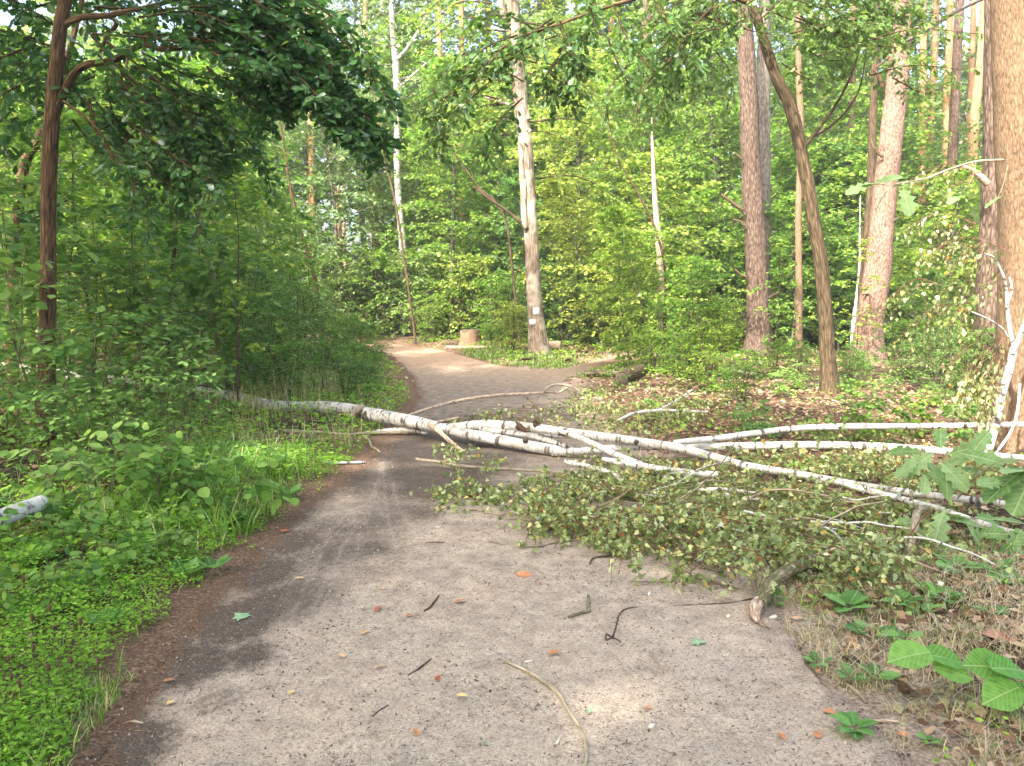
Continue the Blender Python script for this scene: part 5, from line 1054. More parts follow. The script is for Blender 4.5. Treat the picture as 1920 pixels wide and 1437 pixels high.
heap([(795, 925), (860, 900), (945, 905), (950, 950), (870, 958), (810, 942)], 55, .06, nl=9, L_=.2)
heap([(1240, 1065), (1300, 1062), (1320, 1085), (1250, 1092)], 14, .03, nl=7)
heap([(1530, 1060), (1640, 1050), (1650, 1110), (1545, 1120)], 60, .06, nl=8)
heap([(1455, 1040), (1520, 1045), (1500, 1062), (1440, 1062)], 14, .05, nl=8)
heap([(830, 825), (900, 835), (940, 880), (860, 890), (815, 860)], 34, .16, nl=7, L_=.22)
heap([(800, 790), (880, 765), (1060, 742), (1250, 738), (1400, 760), (1500, 795), (1300, 812), (1100, 800), (900, 790)], 360, .22, nl=5, leaf=.046, r=.003, thin=.9)
heap([(1080, 720), (1200, 725), (1320, 760), (1330, 800), (1150, 800), (1060, 770)], 200, .35, nl=7, leaf=.048)
heap([(1350, 850), (1560, 850), (1750, 858), (1900, 880), (1900, 935), (1750, 920), (1560, 895), (1400, 872)], 420, .18, nl=7, leaf=.045)
heap([(1120, 855), (1400, 870), (1350, 895), (1150, 880)], 120, .12, nl=6)
heap([(1640, 965), (1780, 965), (1910, 1010), (1910, 1060), (1750, 1060), (1640, 1050)], 60, .06, nl=6, leaf=.045)
heap([(1500, 805), (1850, 805), (1860, 840), (1500, 832)], 160, .10, nl=4, leaf=.05)
# thin white and brown side branches lying through the leaves
for k in range(34):
    px, py = rng.uniform(1050, 1760), 0; py = 875 + (px - 1050) * .10 + rng.uniform(0, 115)
    p = gnd(px, py, rng.uniform(.10, .2)); a = rng.normal(-.35, .5); L_ = rng.uniform(.35, 1.0)
    w_ = walk(p, (math.cos(a), math.sin(a), rng.normal(-.02, .12)), L_, 6, .05, .35); w_[:, 2] = np.maximum(w_[:, 2], .05)
    mb = MB(); r0 = rng.uniform(.004, .010); tube(mb, smooth_path(w_, 16), np.linspace(r0, r0 * .4, 16), 6, .12, (30, 9), cap=True); child('branch', mb.mesh('branch', M[['birch2', 'brownbranch', 'redtwig', 'birch2', 'palestick'][k % 5]]), fb)
P, D, N_, S = lv.get(); dist = np.linalg.norm(P - [0, 0, CAMH], axis=1); vis = in_frame(P)
o_ = np.argsort(np.where(vis, dist / S - P[:, 2] * 60, 1e9))[:290]; msk = np.ones(len(P), bool); msk[o_] = False
leaf_objs(fb, 'birch', 'birchleaf_o', P[o_], D[o_], N_[o_], S[o_])
mb = MB(); add_leaves(mb, 'birch', P[msk], D[msk], N_[msk], S[msk], np.clip(rng.random(msk.sum()) ** 1.25, 0, 1)); child('foliage', mb.mesh('foliage', M['birchleaf'], False), fb, kind='stuff')
child('twigs', tw.mesh('twigs', M['redtwig']), fb, kind='stuff')

# white birch limbs standing against the big tan trunk
ub = empty('birch_branch', (float(at(1855, 840, 7.25)[0]), 7.25, 0.02), 'broken white birch limb standing upright against the big tan trunk', 'branch')
bstem('stem', [(1850, 862, 15.8, 7.3), (1856, 836, 15.1, 7.3), (1868, 790, 15.1, 7.3), (1878, 740, 15.1, 7.3), (1893, 690, 14.4, 7.3), (1902, 652, 13.7, 7.3)], 14, .04, e=ub)
bstem('fork', [(1903, 660, 7.9, 7.3), (1894, 620, 7.9, 7.3), (1889, 580, 6.5, 7.3), (1887, 545, 5.8, 7.3), (1880, 515, 5.0, 7.28), (1864, 484, 3.6, 7.25), (1845, 476, 2.9, 7.2)], 10, .04, e=ub)
bstem('fork', [(1898, 665, 8.6, 7.28), (1912, 632, 9.4, 7.25), (1928, 590, 8.6, 7.2), (1950, 540, 7.9, 7.15), (1985, 470, 6.5, 7.1)], 10, .04, e=ub)
bstem('fork', [(1890, 632, 4.3, 7.28), (1878, 615, 3.6, 7.25), (1850, 597, 2.9, 7.2), (1822, 585, 2.2, 7.2)], 7, .04, e=ub)
bstem('fork', [(1889, 570, 4.3, 7.28), (1897, 545, 4.3, 7.28), (1893, 520, 3.6, 7.28)], 7, .04, e=ub)
bstem('stem', [(1868, 850, 5.8, 7.28), (1895, 810, 5.8, 7.26), (1908, 770, 5.8, 7.25), (1912, 720, 5.0, 7.25)], 8, .15, e=ub)
foliage(ub, [[(1862, 484, 7.25), (1820, 462, 7.4), (1770, 455, 7.6), (1720, 480, 7.8)], [(1822, 585, 7.2), (1770, 570, 7.5), (1720, 600, 7.9), (1690, 660, 8.2)], [(1845, 476, 7.2), (1800, 520, 7.5), (1760, 560, 7.8), (1740, 640, 8)], [(1860, 600, 7.25), (1830, 640, 7.4), (1790, 680, 7.6), (1780, 740, 7.7)], [(1880, 660, 7.3), (1850, 690, 7.4), (1830, 740, 7.4)], [(1830, 420, 7.5), (1760, 400, 7.8), (1690, 430, 8.2)], [(1870, 690, 7.35), (1850, 740, 7.3), (1845, 780, 7.3)]],
        7.6, 'birch', 'birchleaf', 'birchleaf_o', 'redtwig', .048, 13, 6, .42, 40, .9, .3, .6, .004, rows=2, jit=.18)

# birch log at the left edge
def ground_stick(name, label, pts, mat, cat='stick', z=None, sides=9, disp=.1, group=None, part='shaft', lift=0.0, arch=0.0):
    """a stick on the ground traced by (px, py, w)"""
    P = []; r = []
    for i, p in enumerate(pts):
        g = gnd(p[0], p[1]); rr = p[2] * .5 / F * g[1] * 1.02; zz = zg1(g[0], g[1]); q = gnd(p[0], p[1], zz + rr + lift + .004); P.append(q); r.append(rr)
    P = np.array(P); r = np.array(r); n = max(12, len(pts) * 6)
    e = bpy.data.objects.new(name, None)
    Q = smooth_path(np.concatenate([P, r[:, None]], 1), n); t = np.linspace(0, 1, n); Q[:, 2] += arch * np.sin(t * math.pi)
    mb = MB(); tube(mb, Q[:, :3] - P[0], np.maximum(Q[:, 3], .001), sides, disp, (30, 8), cap=True, off=rng.random() * 9)
    return obj(name, mb.mesh(name, M[mat]), None, tuple(P[0]), label, cat, group), P, r
ground_stick('birch_log', 'short white birch log end lying in the weeds at the left edge', [(-60, 990, 34), (0, 972, 30), (40, 957, 27), (80, 943, 24)], 'birch', 'log', sides=18, disp=.05, lift=.11)
# moss green branch with a splintered end
mbr, Pm, rm = ground_stick('broken_branch', 'thick moss green branch with a splintered pale end at the right side of the path', [(1530, 1050, 22), (1505, 1065, 24), (1480, 1078, 24), (1455, 1094, 24), (1438, 1110, 24), (1425, 1132, 24)], 'moss', 'branch', sides=16, disp=.08, arch=.03, lift=.015)
bl = tuple(Pm[0])
mb = MB(); g_ = lambda px, py, z: gnd(px, py, z) - Pm[0]
tube(mb, smooth_path(np.array([g_(1424, 1126, .05), g_(1417, 1140, .05), g_(1416, 1154, .035), g_(1421, 1166, .025)]), 12), np.array([.030, .033, .034, .034, .033, .030, .028, .026, .023, .02, .016, .008]), 12, .25, (30, 4), cap=True)
for k in range(9):
    q = g_(1419 + rng.normal(0, 2), 1156, .03) ; tube(mb, np.array([q, q + [rng.uniform(-.005, .02), -.05, -.01], q + [rng.uniform(-.01, .045), -.08 - rng.random() * .05, -.015 + rng.random() * .02]]), np.array([.006, .004, .001]), 4)
obj('broken_end', mb.mesh('broken_end', M['brownbranch']), mbr)
ground_stick('branch', 'peeling brown branch under the birch leaves beside the mossy one', [(1535, 1045, 14), (1570, 1040, 18), (1610, 1040, 17), (1640, 1052, 14), (1665, 1065, 6)], 'brownbranch', 'branch', arch=.03)
ground_stick('branch', 'crooked brown branch rising among the oak leaves below the white stems', [(1700, 1050, 15), (1712, 1020, 14), (1718, 995, 14), (1735, 975, 11), (1755, 962, 9)], 'palestick', 'branch', arch=.12)
STK = [('long curved yellowish twig bending down to the bottom edge', [(948, 1239, 8), (975, 1252, 8), (1010, 1271, 8), (1045, 1298, 8), (1062, 1325, 8), (1085, 1362, 8), (1097, 1390, 8), (1100, 1420, 7), (1096, 1460, 6)], 'palestick'),
       ('short dark twig left of the path middle', [(795, 1146, 4), (805, 1140, 5), (815, 1128, 4), (823, 1117, 3)], 'twig'),
       ('green brown twig bent to a right angle', [(1066, 1158, 6), (1080, 1152, 6), (1101, 1147, 7), (1104, 1142, 7), (1103, 1117, 5)], 'moss'),
       ('thin dark looping twig right of the path middle', [(1165, 1205, 3), (1150, 1197, 4), (1136, 1200, 4), (1138, 1190, 4), (1148, 1195, 4), (1155, 1175, 3), (1163, 1150, 3), (1180, 1140, 2), (1210, 1138, 2)], 'twig'),
       ('thin dark twig pointing at the long curved one', [(765, 1267, 3), (785, 1254, 4), (808, 1236, 3)], 'twig'),
       ('small hooked tan twig', [(1222, 1224, 4), (1224, 1232, 4), (1238, 1252, 4), (1246, 1259, 4)], 'palestick'),
       ('thin twig arc in front of the leafy birch heap', [(917, 1016, 3), (950, 1022, 4), (990, 1025, 4), (1025, 1022, 4), (1048, 1016, 3)], 'palestick'),
       ('forked dark twig at the front of the birch heap', [(1106, 1058, 4), (1112, 1047, 4), (1140, 1042, 5), (1170, 1036, 4), (1192, 1031, 3)], 'twig'),
       ('pale twig left of the birch heap', [(880, 955, 5), (900, 957, 5), (925, 963, 5), (945, 966, 4)], 'palestick'),
       ('white birch stick on the dark soil left of the path', [(604, 867, 5), (640, 868, 5), (685, 867, 5)], 'birch'),
       ('whitish twig by the weeds at the right rim', [(1583, 1278, 4), (1595, 1288, 6), (1612, 1303, 6), (1625, 1317, 5)], 'palestick'),
       ('split pale stick lying level near the rosette weed', [(1632, 1350, 4), (1650, 1351, 6), (1685, 1353, 6)], 'brownbranch'),
       ('brown stick slanting through the seedlings at the right', [(1700, 1095, 6), (1735, 1130, 8), (1755, 1165, 8), (1775, 1190, 7)], 'palestick'),
       ('thin dark twig leading to the splintered branch end', [(1262, 1136, 2), (1330, 1133, 3), (1380, 1129, 3), (1412, 1122, 3)], 'twig'),
       ('tiny dark twig low on the path', [(698, 1343, 3), (712, 1332, 3), (728, 1322, 2)], 'twig'),
       ('brown barked stick in the bottom corner of the verge', [(88, 1450, 12), (98, 1425, 13), (112, 1398, 12)], 'oak'),
       ('thin brown stick at the rim of the verge', [(232, 1357, 4), (250, 1353, 5), (268, 1356, 3)], 'brownbranch'),
       ('straight thin twig near the tyre tracks', [(798, 1018, 3), (815, 1017, 3), (832, 1018, 3)], 'twig'),
       ('dark stick before the foot of the old tree', [(975, 674, 5), (995, 673, 5), (1015, 672, 4)], 'oak'),
       ('stick lying on the right path branch', [(1060, 676, 3), (1075, 672, 3), (1098, 660, 4), (1118, 658, 3)], 'oak'),
       ('long thin pale branch on the ground beneath the fallen trunk', [(530, 808, 6), (600, 811, 6), (650, 815, 6), (700, 812, 7), (780, 811, 7)], 'palestick'),
       ('curled pale twig below the fallen trunk', [(683, 818, 5), (692, 826, 5), (697, 838, 5), (706, 843, 4), (712, 848, 3)], 'palestick'),
       ('pale forked stick in the weeds before the twin pines', [(1360, 690, 4), (1385, 697, 6), (1420, 703, 5)], 'birch'),
       ('bent white stick on the litter left of the twin pines', [(1280, 740, 4), (1318, 738, 4), (1330, 722, 4), (1338, 708, 4)], 'palestick'),
       ('dark dead branch leaning before the twin pines', [(1440, 640, 5), (1470, 655, 5), (1495, 668, 5), (1520, 680, 4)], 'oak')]
for lab, pts, mt in STK: ground_stick('stick', lab, pts, mt, 'twig' if pts[1][2] < 5 else 'stick')
# arching grass-like dead stems at the left
print('birch', time.time() - T0)

# cut logs and the old stump
def log_thing(name, label, p0, p1, r, mat, cat='log', endmat=None):
    e = empty(name, (float(p0[0]), float(p0[1]), float(p0[2])), label, cat); p0 = np.array(p0); p1 = np.array(p1)
    mb = MB(); tube(mb, smooth_path(np.array([p0, (p0 + p1) / 2 + [0, 0, .01], p1]), 14), r, 22, .08, (7, 2)); child('bark', mb.mesh('bark', M[mat]), e)
    for c, q in ((p0, p1), (p1, p0)):
        d = unit(c - q); mb = MB(); tube(mb, np.array([c - d * .012, c - d * .004, c + d * .004]), [r * .93, r * .93, r * .90], 22, .05, (7, 2), cap=True); child('cut_end', mb.mesh('cut_end', endmat or M['cutwood']), e)
    return e
def cut_mat(name, c1, c2):
    m, nt, out, N, L = nmat(name); a = N('Attribute', attribute_name='bark'); mp = N('Mapping'); mp.inputs['Scale'].default_value = (1, 1, 0); L(a.outputs['Vector'], mp.inputs[0])
    wv = N('TexWave'); wv.wave_type = 'RINGS'; wv.rings_direction = 'SPHERICAL'; wv.inputs['Scale'].default_value = 22; wv.inputs['Distortion'].default_value = 2.5; wv.inputs['Detail'].default_value = 3; L(mp.outputs[0], wv.inputs[0])
    b = N('BsdfPrincipled'); b.inputs['Roughness'].default_value = .85; L(ramp(N, L, wv.outputs[0], [(0, c1), (1, c2)]).outputs[0], b.inputs[0]); L(b.outputs[0], out.inputs[0]); return m
M['cutwood'] = cut_mat('dark_cut_wood', (.055, .035, .025), (.12, .08, .055)); M['palecut'] = cut_mat('pale_cut_wood', (.34, .26, .18), (.5, .41, .3))  # shade on the dark log end is put into the first colour
a_ = gnd(1165, 728, .0); r_ = .135
log_thing('log', 'dark ended log at the right rim of the path by the leafy mound', (a_[0], a_[1], r_ + .02), (a_[0] + .55, a_[1] + 1.3, r_ + .05), r_, 'oak')
b_ = gnd(1098, 712)
log_thing('log', 'thin pale barked log pointing at the dark ended one', (b_[0], b_[1] + .2, .09), (b_[0] + .85, b_[1] - .1, .11), .065, 'pine_low', endmat=M['palecut'])
c_ = gnd(1027, 660)
log_thing('log', 'short pale log block beside the foot of the old tree', (c_[0], c_[1] + .5, .16), (c_[0] + .42, c_[1] + .35, .16), .15, 'brownbranch', endmat=M['palecut'])
d_ = gnd(838, 656)
log_thing('log', 'thin log lying in the grass in front of the old stump', (d_[0], d_[1], .07), (d_[0] + 1.9, d_[1] - .6, .07), .06, 'brownbranch', endmat=M['palecut'])
s_ = gnd(881, 655); R_ = .37
stp = empty('tree_stump', (float(s_[0]), float(s_[1]) + .4, 0), 'broad old tree stump under the yellow green bush at the bend', 'stump')
mb = MB(); hh = np.array([-.2, .0, .08, .2, .35, .5, .58]); tube(mb, np.array([[s_[0], s_[1] + .4, h] for h in hh]), R_ * np.array([1.45, 1.3, 1.15, 1.05, 1.0, .98, .97]), 40, .22, (4, 2)); child('bark', mb.mesh('bark', M['tan']), stp)
mb = MB(); tube(mb, np.array([[s_[0], s_[1] + .4, h] for h in (.50, .565, .60)]), R_ * np.array([.90, .92, .88]), 40, .1, (4, 2), cap=True); child('cut_top', mb.mesh('cut_top', M['cutwood']), stp)

# fallen leaves one by one on the path
LEAFM = {'orange': plain('orange_dead_leaf', (.52, .24, .11), .7, (.33, .13, .06), 60), 'red': plain('rust_dead_leaf', (.40, .13, .06), .7, (.24, .07, .035), 60), 'tan': plain('tan_dead_leaf', (.58, .38, .22), .7, (.40, .24, .13), 60), 'yellow': plain('yellow_fallen_leaf', (.66, .52, .22), .7, (.5, .36, .12), 60),
         'green': plain('green_fallen_leaf', (.26, .38, .22), .6, (.17, .28, .15), 50), 'pink': plain('pinkish_dead_leaf', (.52, .25, .18), .6, (.38, .16, .11), 50), 'white': plain('white_wood_chip', (.72, .68, .58), .8, (.5, .46, .38), 60)}
FL = [(980, 1084, 30, 'orange', 'oak', 'ragged orange oak leaf in the middle of the path'), (708, 1148, 26, 'red', 'oak', 'rust red leaf flat on the path left of the short dark twig'), (863, 1132, 24, 'orange', 'oval', 'orange leaf right of the short dark twig'),
      (1039, 1230, 26, 'orange', 'oval', 'orange oval leaf just above the long curved twig'), (684, 1192, 20, 'tan', 'oval', 'tan leaf below the rust red one'), (767, 1160, 16, 'orange', 'oval', 'small orange leaf between two dark twigs'), (545, 1308, 16, 'yellow', 'birch', 'pale yellow leaf on the light tyre track'),
      (318, 1327, 18, 'yellow', 'birch', 'pointed yellow leaf near the left rim'), (316, 1284, 20, 'orange', 'oval', 'orange brown leaf at the left rim above the yellow one'), (712, 1256, 18, 'tan', 'oval', 'pale tan leaf left of the thin dark twig'), (822, 1278, 20, 'red', 'oak', 'dull red leaf below the thin dark twig'),
      (866, 1312, 22, 'yellow', 'oval', 'yellowish leaf left of the long curved twig'), (450, 1159, 34, 'green', 'palm', 'curled pale green leaf on the needle rim'), (535, 1000, 18, 'red', 'oval', 'bright rust leaf on the needles at the left rim'), (1312, 1208, 30, 'green', 'palm', 'grey green leaf lying on the right half of the path'),
      (1602, 1222, 22, 'tan', 'hazel', 'tan leaf standing among the dry grass'), (1532, 1386, 26, 'orange', 'oval', 'dull orange leaf right of the path bottom'), (1466, 1387, 24, 'orange', 'oval', 'faded orange leaf near the bottom rim of the path'), (1693, 1388, 24, 'orange', 'oval', 'small orange leaf right of the rosette weed'),
      (1872, 1218, 66, 'pink', 'hazel', 'large pinkish dead leaf behind the big hazel leaves'), (1103, 1338, 18, 'green', 'oval', 'small green leaf beside the long curved twig'), (912, 1403, 14, 'green', 'oval', 'tiny green leaf near the bottom edge'), (1495, 1165, 20, 'tan', 'oval', 'tan chip right of the splintered branch'),
      (1533, 1265, 16, 'orange', 'oval', 'little orange leaf among the low weeds'), (1556, 920 + 420, 24, 'orange', 'oak', 'brown leaf left of the split stick'), (562, 1090, 18, 'tan', 'oval', 'tan leaf on the dark soil by the tyre track'), (640, 1238, 18, 'tan', 'oval', 'faint tan leaf left of the path middle'),
      (780, 1380, 24, 'orange', 'oak', 'worn orange leaf at the bottom of the path'), (720, 1108, 12, 'tan', 'oval', 'small pale leaf above the rust red one'), (1215, 1335, 14, 'orange', 'oval', 'tiny orange leaf right of the long twig'), (1790, 950 + 140, 24, 'orange', 'oak', 'orange leaf on the litter below the oak sprigs')]
for px, py, s, c, k, lab in FL:
    g = gnd(px, py); z = zg1(g[0], g[1]); sz = s * g[1] / F * 1.1; mb = MB(); a = rng.random() * 6.28
    V, Q, T = LT[k]; P0 = np.array([[0, 0, 0.]])
    add_leaves(mb, k, P0, np.array([[math.cos(a), math.sin(a), .1]]), np.array([[rng.normal(0, .15), rng.normal(0, .15), 1]]), [sz], np.array([.5]))
    me = mb.mesh('fallen_leaf', LEAFM[c], False); me.materials[0] = LEAFM[c]
    obj('fallen_leaf', me, None, (g[0] - math.cos(a) * sz * .5, g[1] - math.sin(a) * sz * .5, z + .016), lab, 'leaf')
for px, py, w_, h_, lab in [(1218, 1117, 6, 18, 'white wood splinter right of the bent green twig'), (1046, 1394, 6, 16, 'white chip close to the bottom end of the long twig'), (1222, 1366, 14, 10, 'white crumb on the lower right of the path'), (1366, 1158, 9, 8, 'round white pebble left of the splintered branch'), (1450, 1161, 18, 9, 'pale oval stone beside the splintered end'), (822, 993, 9, 4, 'white chip near the tyre tracks'), (990, 1245, 16, 5, 'pale chip touching the long curved twig')]:
    g = gnd(px, py); k = g[1] / F; mb = MB(); P = np.array([[-w_ * .5 * k, -h_ * .4 * k, 0], [w_ * .5 * k, h_ * .6 * k, .0]]); tube(mb, smooth_path(P, 5), np.array([.5, .9, 1, .9, .4]) * min(w_, h_) * .5 * k, 7, .2, (60, 60), cap=True)
    obj('wood_chip' if 'stone' not in lab and 'pebble' not in lab else 'pebble', mb.mesh('chip', LEAFM['white']), None, (g[0], g[1], zg1(g[0], g[1]) + .01), lab, 'stone' if ('stone' in lab or 'pebble' in lab) else 'chip')
# pine cones
def cone(px, py, s, lab):
    g = gnd(px, py); r = s * .5 * g[1] / F; e = empty('pine_cone', (g[0], g[1], zg1(g[0], g[1]) + r * .8), lab, 'pine cone', rz=rng.random() * 6)
    e.rotation_euler = (1.45, .2, rng.random() * 6)
    mb = MB(); tube(mb, np.array([[0, 0, -r * 1.1], [0, 0, -r * .5], [0, 0, r * .4], [0, 0, r * 1.3]]), np.array([.3, .62, .5, .1]) * r, 8, cap=True); obj('core', mb.mesh('core', M['twig']), e)
    lv_ = Leaves(); n = 60; t = np.linspace(-1, 1.1, n); a = np.arange(n) * 2.4; d = np.stack([np.cos(a), np.sin(a), .55 + 0 * a], -1); rad = r * .75 * np.sqrt(np.clip(1 - (t * .8) ** 2, .05, 1))
    P = np.stack([np.cos(a) * rad * .5, np.sin(a) * rad * .5, t * r], -1); mb = MB(); add_leaves(mb, 'wide', P, d, np.tile([0, 0, 1.], (n, 1)) + d * [1, 1, 0] * -.3, np.full(n, r * .75)); obj('scales', mb.mesh('scales', LEAFM['cone'], False), e, kind='stuff')
LEAFM['cone'] = plain('cone_scale', (.17, .10, .06), .8, (.08, .05, .03), 80)
cone(1595, 1252, 22, 'dark pine cone among the low weeds at the right rim'); cone(1697, 1300, 22, 'brown pine cone in the dry grass below the hazel leaves'); cone(1588, 1248, 14, 'small dark cone touching the bigger one')

# big single leaves: hazel sprig, oak sprigs
def sprig(name, label, leaves, stems, leafk, mat, cat='plant', smat='twig', nrm=(-.1, -.45, .85), sr=.003, jit=.25, root=None):
    p0 = at(*root) if root else at(leaves[0][0], leaves[0][1], leaves[0][3]); e = empty(name, (float(p0[0]), float(p0[1]), max(0, zg1(p0[0], p0[1]))), label, cat)
    P, D, N_, S = [], [], [], []
    for px, py, s, d, ang in leaves:   # centre, length in px, distance, direction of the tip in the picture (degrees, 0 = right, 90 = up)
        c = at(px, py, d); L_ = s * d / F; a = math.radians(ang); n = unit(np.array(nrm) + rng.normal(0, jit, 3)); dv = np.array([math.cos(a), -.15, math.sin(a) * .75 + 0]); dv = unit(dv - n * dv.dot(n))
        P.append(c - dv * L_ * .5); D.append(dv); N_.append(n); S.append(L_)
    leaf_objs(e, leafk, mat, np.array(P), np.array(D), np.array(N_), np.array(S))
    mb = MB()
    for st_ in stems:
        Q = smooth_path(np.array([at(*q) for q in st_]), 14); tube(mb, Q, np.linspace(sr, sr * .5, 14), 6)
    child('stalk', mb.mesh('stalk', M[smat]), e); return e
sprig('hazel_plant', 'sprig of big bright green hazel leaves at the right lower edge', [(1705, 1228, 88, 2.9, 178), (1775, 1232, 80, 2.9, 20), (1788, 1258, 74, 2.85, 320), (1852, 1248, 90, 2.85, 150), (1892, 1252, 80, 2.8, 60), (1878, 1302, 84, 2.75, 205), (1918, 1300, 60, 2.8, 300)],
      [[(1960, 1330, 2.8), (1900, 1275, 2.85), (1830, 1255, 2.9), (1745, 1230, 2.95)], [(1960, 1420, 2.8), (1955, 1360, 2.8), (1915, 1280, 2.82)]], 'hazelbig', 'bighazel_o', 'plant', 'moss', (-.05, -.35, .9), .003, .12, (1960, 1420, 2.8))
sprig('oak_sprig', 'upper sprig of pale oak leaves lying over the white birch stems', [(1764, 822, 52, 5.3, 95), (1700, 846, 60, 5.3, 120), (1722, 868, 66, 5.2, 215), (1752, 884, 62, 5.2, 260), (1784, 868, 62, 5.2, 20), (1790, 892, 70, 5.1, 300), (1775, 905, 60, 5.1, 265), (1812, 842, 62, 5.3, 15), (1836, 832, 60, 5.2, 70), (1842, 858, 74, 5.1, 330), (1822, 880, 56, 5.15, 250), (1700, 880, 52, 5.2, 200), (1735, 905, 50, 5.15, 250)],
      [[(1718, 960, 5.2), (1700, 900, 5.25), (1690, 850, 5.3), (1705, 820, 5.3)], [(1795, 930, 5.2), (1780, 880, 5.2), (1768, 845, 5.3)], [(1840, 870, 5.2), (1790, 860, 5.2), (1720, 870, 5.2)]], 'oak', 'paleoak_o', 'branch', 'palestick', (-.1, -.5, .7), .004, .35)
sprig('oak_sprig', 'cluster of large pale oak leaves cut by the right edge at stem height', [(1885, 905, 110, 4.9, 200), (1912, 880, 90, 4.9, 120), (1918, 925, 100, 4.85, 250), (1860, 905, 60, 4.9, 180), (1932, 900, 90, 4.9, 30), (1900, 862, 60, 5, 100)],
      [[(1795, 935, 5.2), (1830, 895, 5.1), (1870, 868, 5.0), (1930, 862, 4.9)], [(1980, 950, 4.9), (1930, 910, 4.9), (1890, 890, 4.9)]], 'oak', 'paleoak_o', 'branch', 'palestick', (-.1, -.45, .75), .005, .3)
sprig('oak_sprig', 'lower sprig of green oak leaves beneath the thinner white stem', [(1690, 1012, 58, 4.75, 190), (1722, 1000, 60, 4.75, 320), (1758, 992, 90, 4.7, 265), (1745, 1035, 70, 4.65, 250), (1792, 968, 72, 4.8, 130), (1810, 978, 66, 4.75, 20), (1832, 1008, 74, 4.65, 320), (1815, 1030, 60, 4.65, 280), (1852, 972, 60, 4.8, 40), (1872, 1045, 80, 4.55, 240), (1902, 1020, 70, 4.6, 60), (1900, 1062, 66, 4.5, 300), (1788, 1052, 84, 4.55, 255), (1855, 1000, 66, 4.7, 0), (1890, 975, 60, 4.8, 60), (1770, 1020, 55, 4.7, 210), (1925, 1045, 60, 4.5, 10), (1700, 980, 50, 4.85, 150)],
      [[(1700, 1070, 4.7), (1730, 1000, 4.75), (1790, 985, 4.75), (1860, 990, 4.7)], [(1900, 1000, 4.7), (1850, 1020, 4.65), (1790, 1030, 4.6)]], 'oak', 'herbpale_o' if False else 'paleoak_o', 'branch', 'palestick', (-.1, -.4, .8), .004, .4)
sprig('oak_twig', 'drooping twig with broad pale oak leaves before the leaning pine', [(1612, 352, 52, 6.6, 175), (1640, 345, 46, 6.6, 130), (1666, 336, 50, 6.6, 20), (1650, 378, 46, 6.6, 250), (1692, 348, 42, 6.6, 330), (1700, 378, 54, 6.55, 280), (1762, 362, 50, 6.7, 180), (1790, 370, 44, 6.7, 250), (1808, 365, 46, 6.7, 20), (1822, 395, 40, 6.7, 290), (1866, 375, 48, 6.7, 200), (1715, 352, 36, 6.6, 60)],
      [[(1890, 300, 7.2), (1830, 304, 7.0), (1780, 318, 6.8), (1730, 338, 6.6), (1650, 350, 6.6)], [(1830, 304, 7.0), (1820, 340, 6.8), (1800, 365, 6.7)], [(1890, 310, 7.2), (1880, 350, 6.8), (1870, 372, 6.7)]], 'oak', 'paleoak_o', 'branch', 'palestick', (-.1, -.3, .8), .003, .35)
# small weeds: rosettes of a few leaves
def rosette(px, py, n, s, lab, mat='herb_o', kind='oval', name='weed', tilt=.35, d=None):
    g = gnd(px, py); z = zg1(g[0], g[1]); e = empty(name, (g[0], g[1], z), lab, 'plant'); L_ = s * g[1] / F
    a = np.arange(n) / n * 6.283 + rng.normal(0, .25, n); D = np.stack([np.cos(a), np.sin(a), tilt + rng.normal(0, .12, n)], -1); Nn = unit(np.stack([-np.cos(a) * tilt, -np.sin(a) * tilt, np.ones(n)], -1) + rng.normal(0, .15, (n, 3)))
    P = np.array([g[0], g[1], z + .012]) + D * L_ * .15
    leaf_objs(e, kind, mat, P, D, Nn, L_ * rng.uniform(.75, 1.15, n))
    mb = MB(); tube(mb, np.array([[0, 0, -.01], [0, 0, .006], [0, 0, .02]]), [.004, .004, .001], 6); obj('root_crown', mb.mesh('root_crown', M['moss']), e)
for px, py, n, s, k, lab in [(1602, 1374, 10, 48, 'oval', 'flat rosette weed with pale green leaves at the bottom right of the path'), (1742, 1400, 6, 26, 'wide', 'tiny dark green weed near the bottom right corner'), (1530, 1250, 6, 32, 'oval', 'small weed with round leaves at the rim of the path'), (1595, 1278, 7, 36, 'oval', 'spreading weed beside the whitish twig'),
                             (1640, 1280, 6, 40, 'oval', 'upright weed with long leaves left of the hazel leaves'), (1636, 1200, 4, 46, 'oval', 'single pointed seedling above the hazel leaves'), (1590, 1150, 6, 48, 'hazel', 'broad leaved dark weed in the dry grass'), (1690, 1145, 6, 44, 'wide', 'dark weed with toothed leaves left of the slanting stick'),
                             (1765, 1140, 7, 46, 'wide', 'lush weed right of the slanting stick'), (1725, 1160, 5, 36, 'oval', 'light green weed at the slanting stick'), (1855, 1170, 6, 34, 'wide', 'feathery weed by the large dead leaf'), (1900, 1110, 6, 44, 'hazel', 'leafy weed at the right edge above the dead leaf'), (1450, 1130, 5, 34, 'oval', 'dark weed behind the splintered branch'), (1510, 1095, 6, 34, 'wide', 'weed under the mossy branch'),
                             (1795, 1085, 6, 46, 'hazel', 'young leafy weed under the oak leaves'), (1660, 1090, 6, 40, 'oval', 'weed below the peeling branch'), (1870, 1090, 6, 38, 'oval', 'bright weed beside the oak leaves'), (1700, 1215, 5, 34, 'oval', 'weed hidden under the hazel leaves')]:
    rosette(px, py, n, s, lab, kind=k)
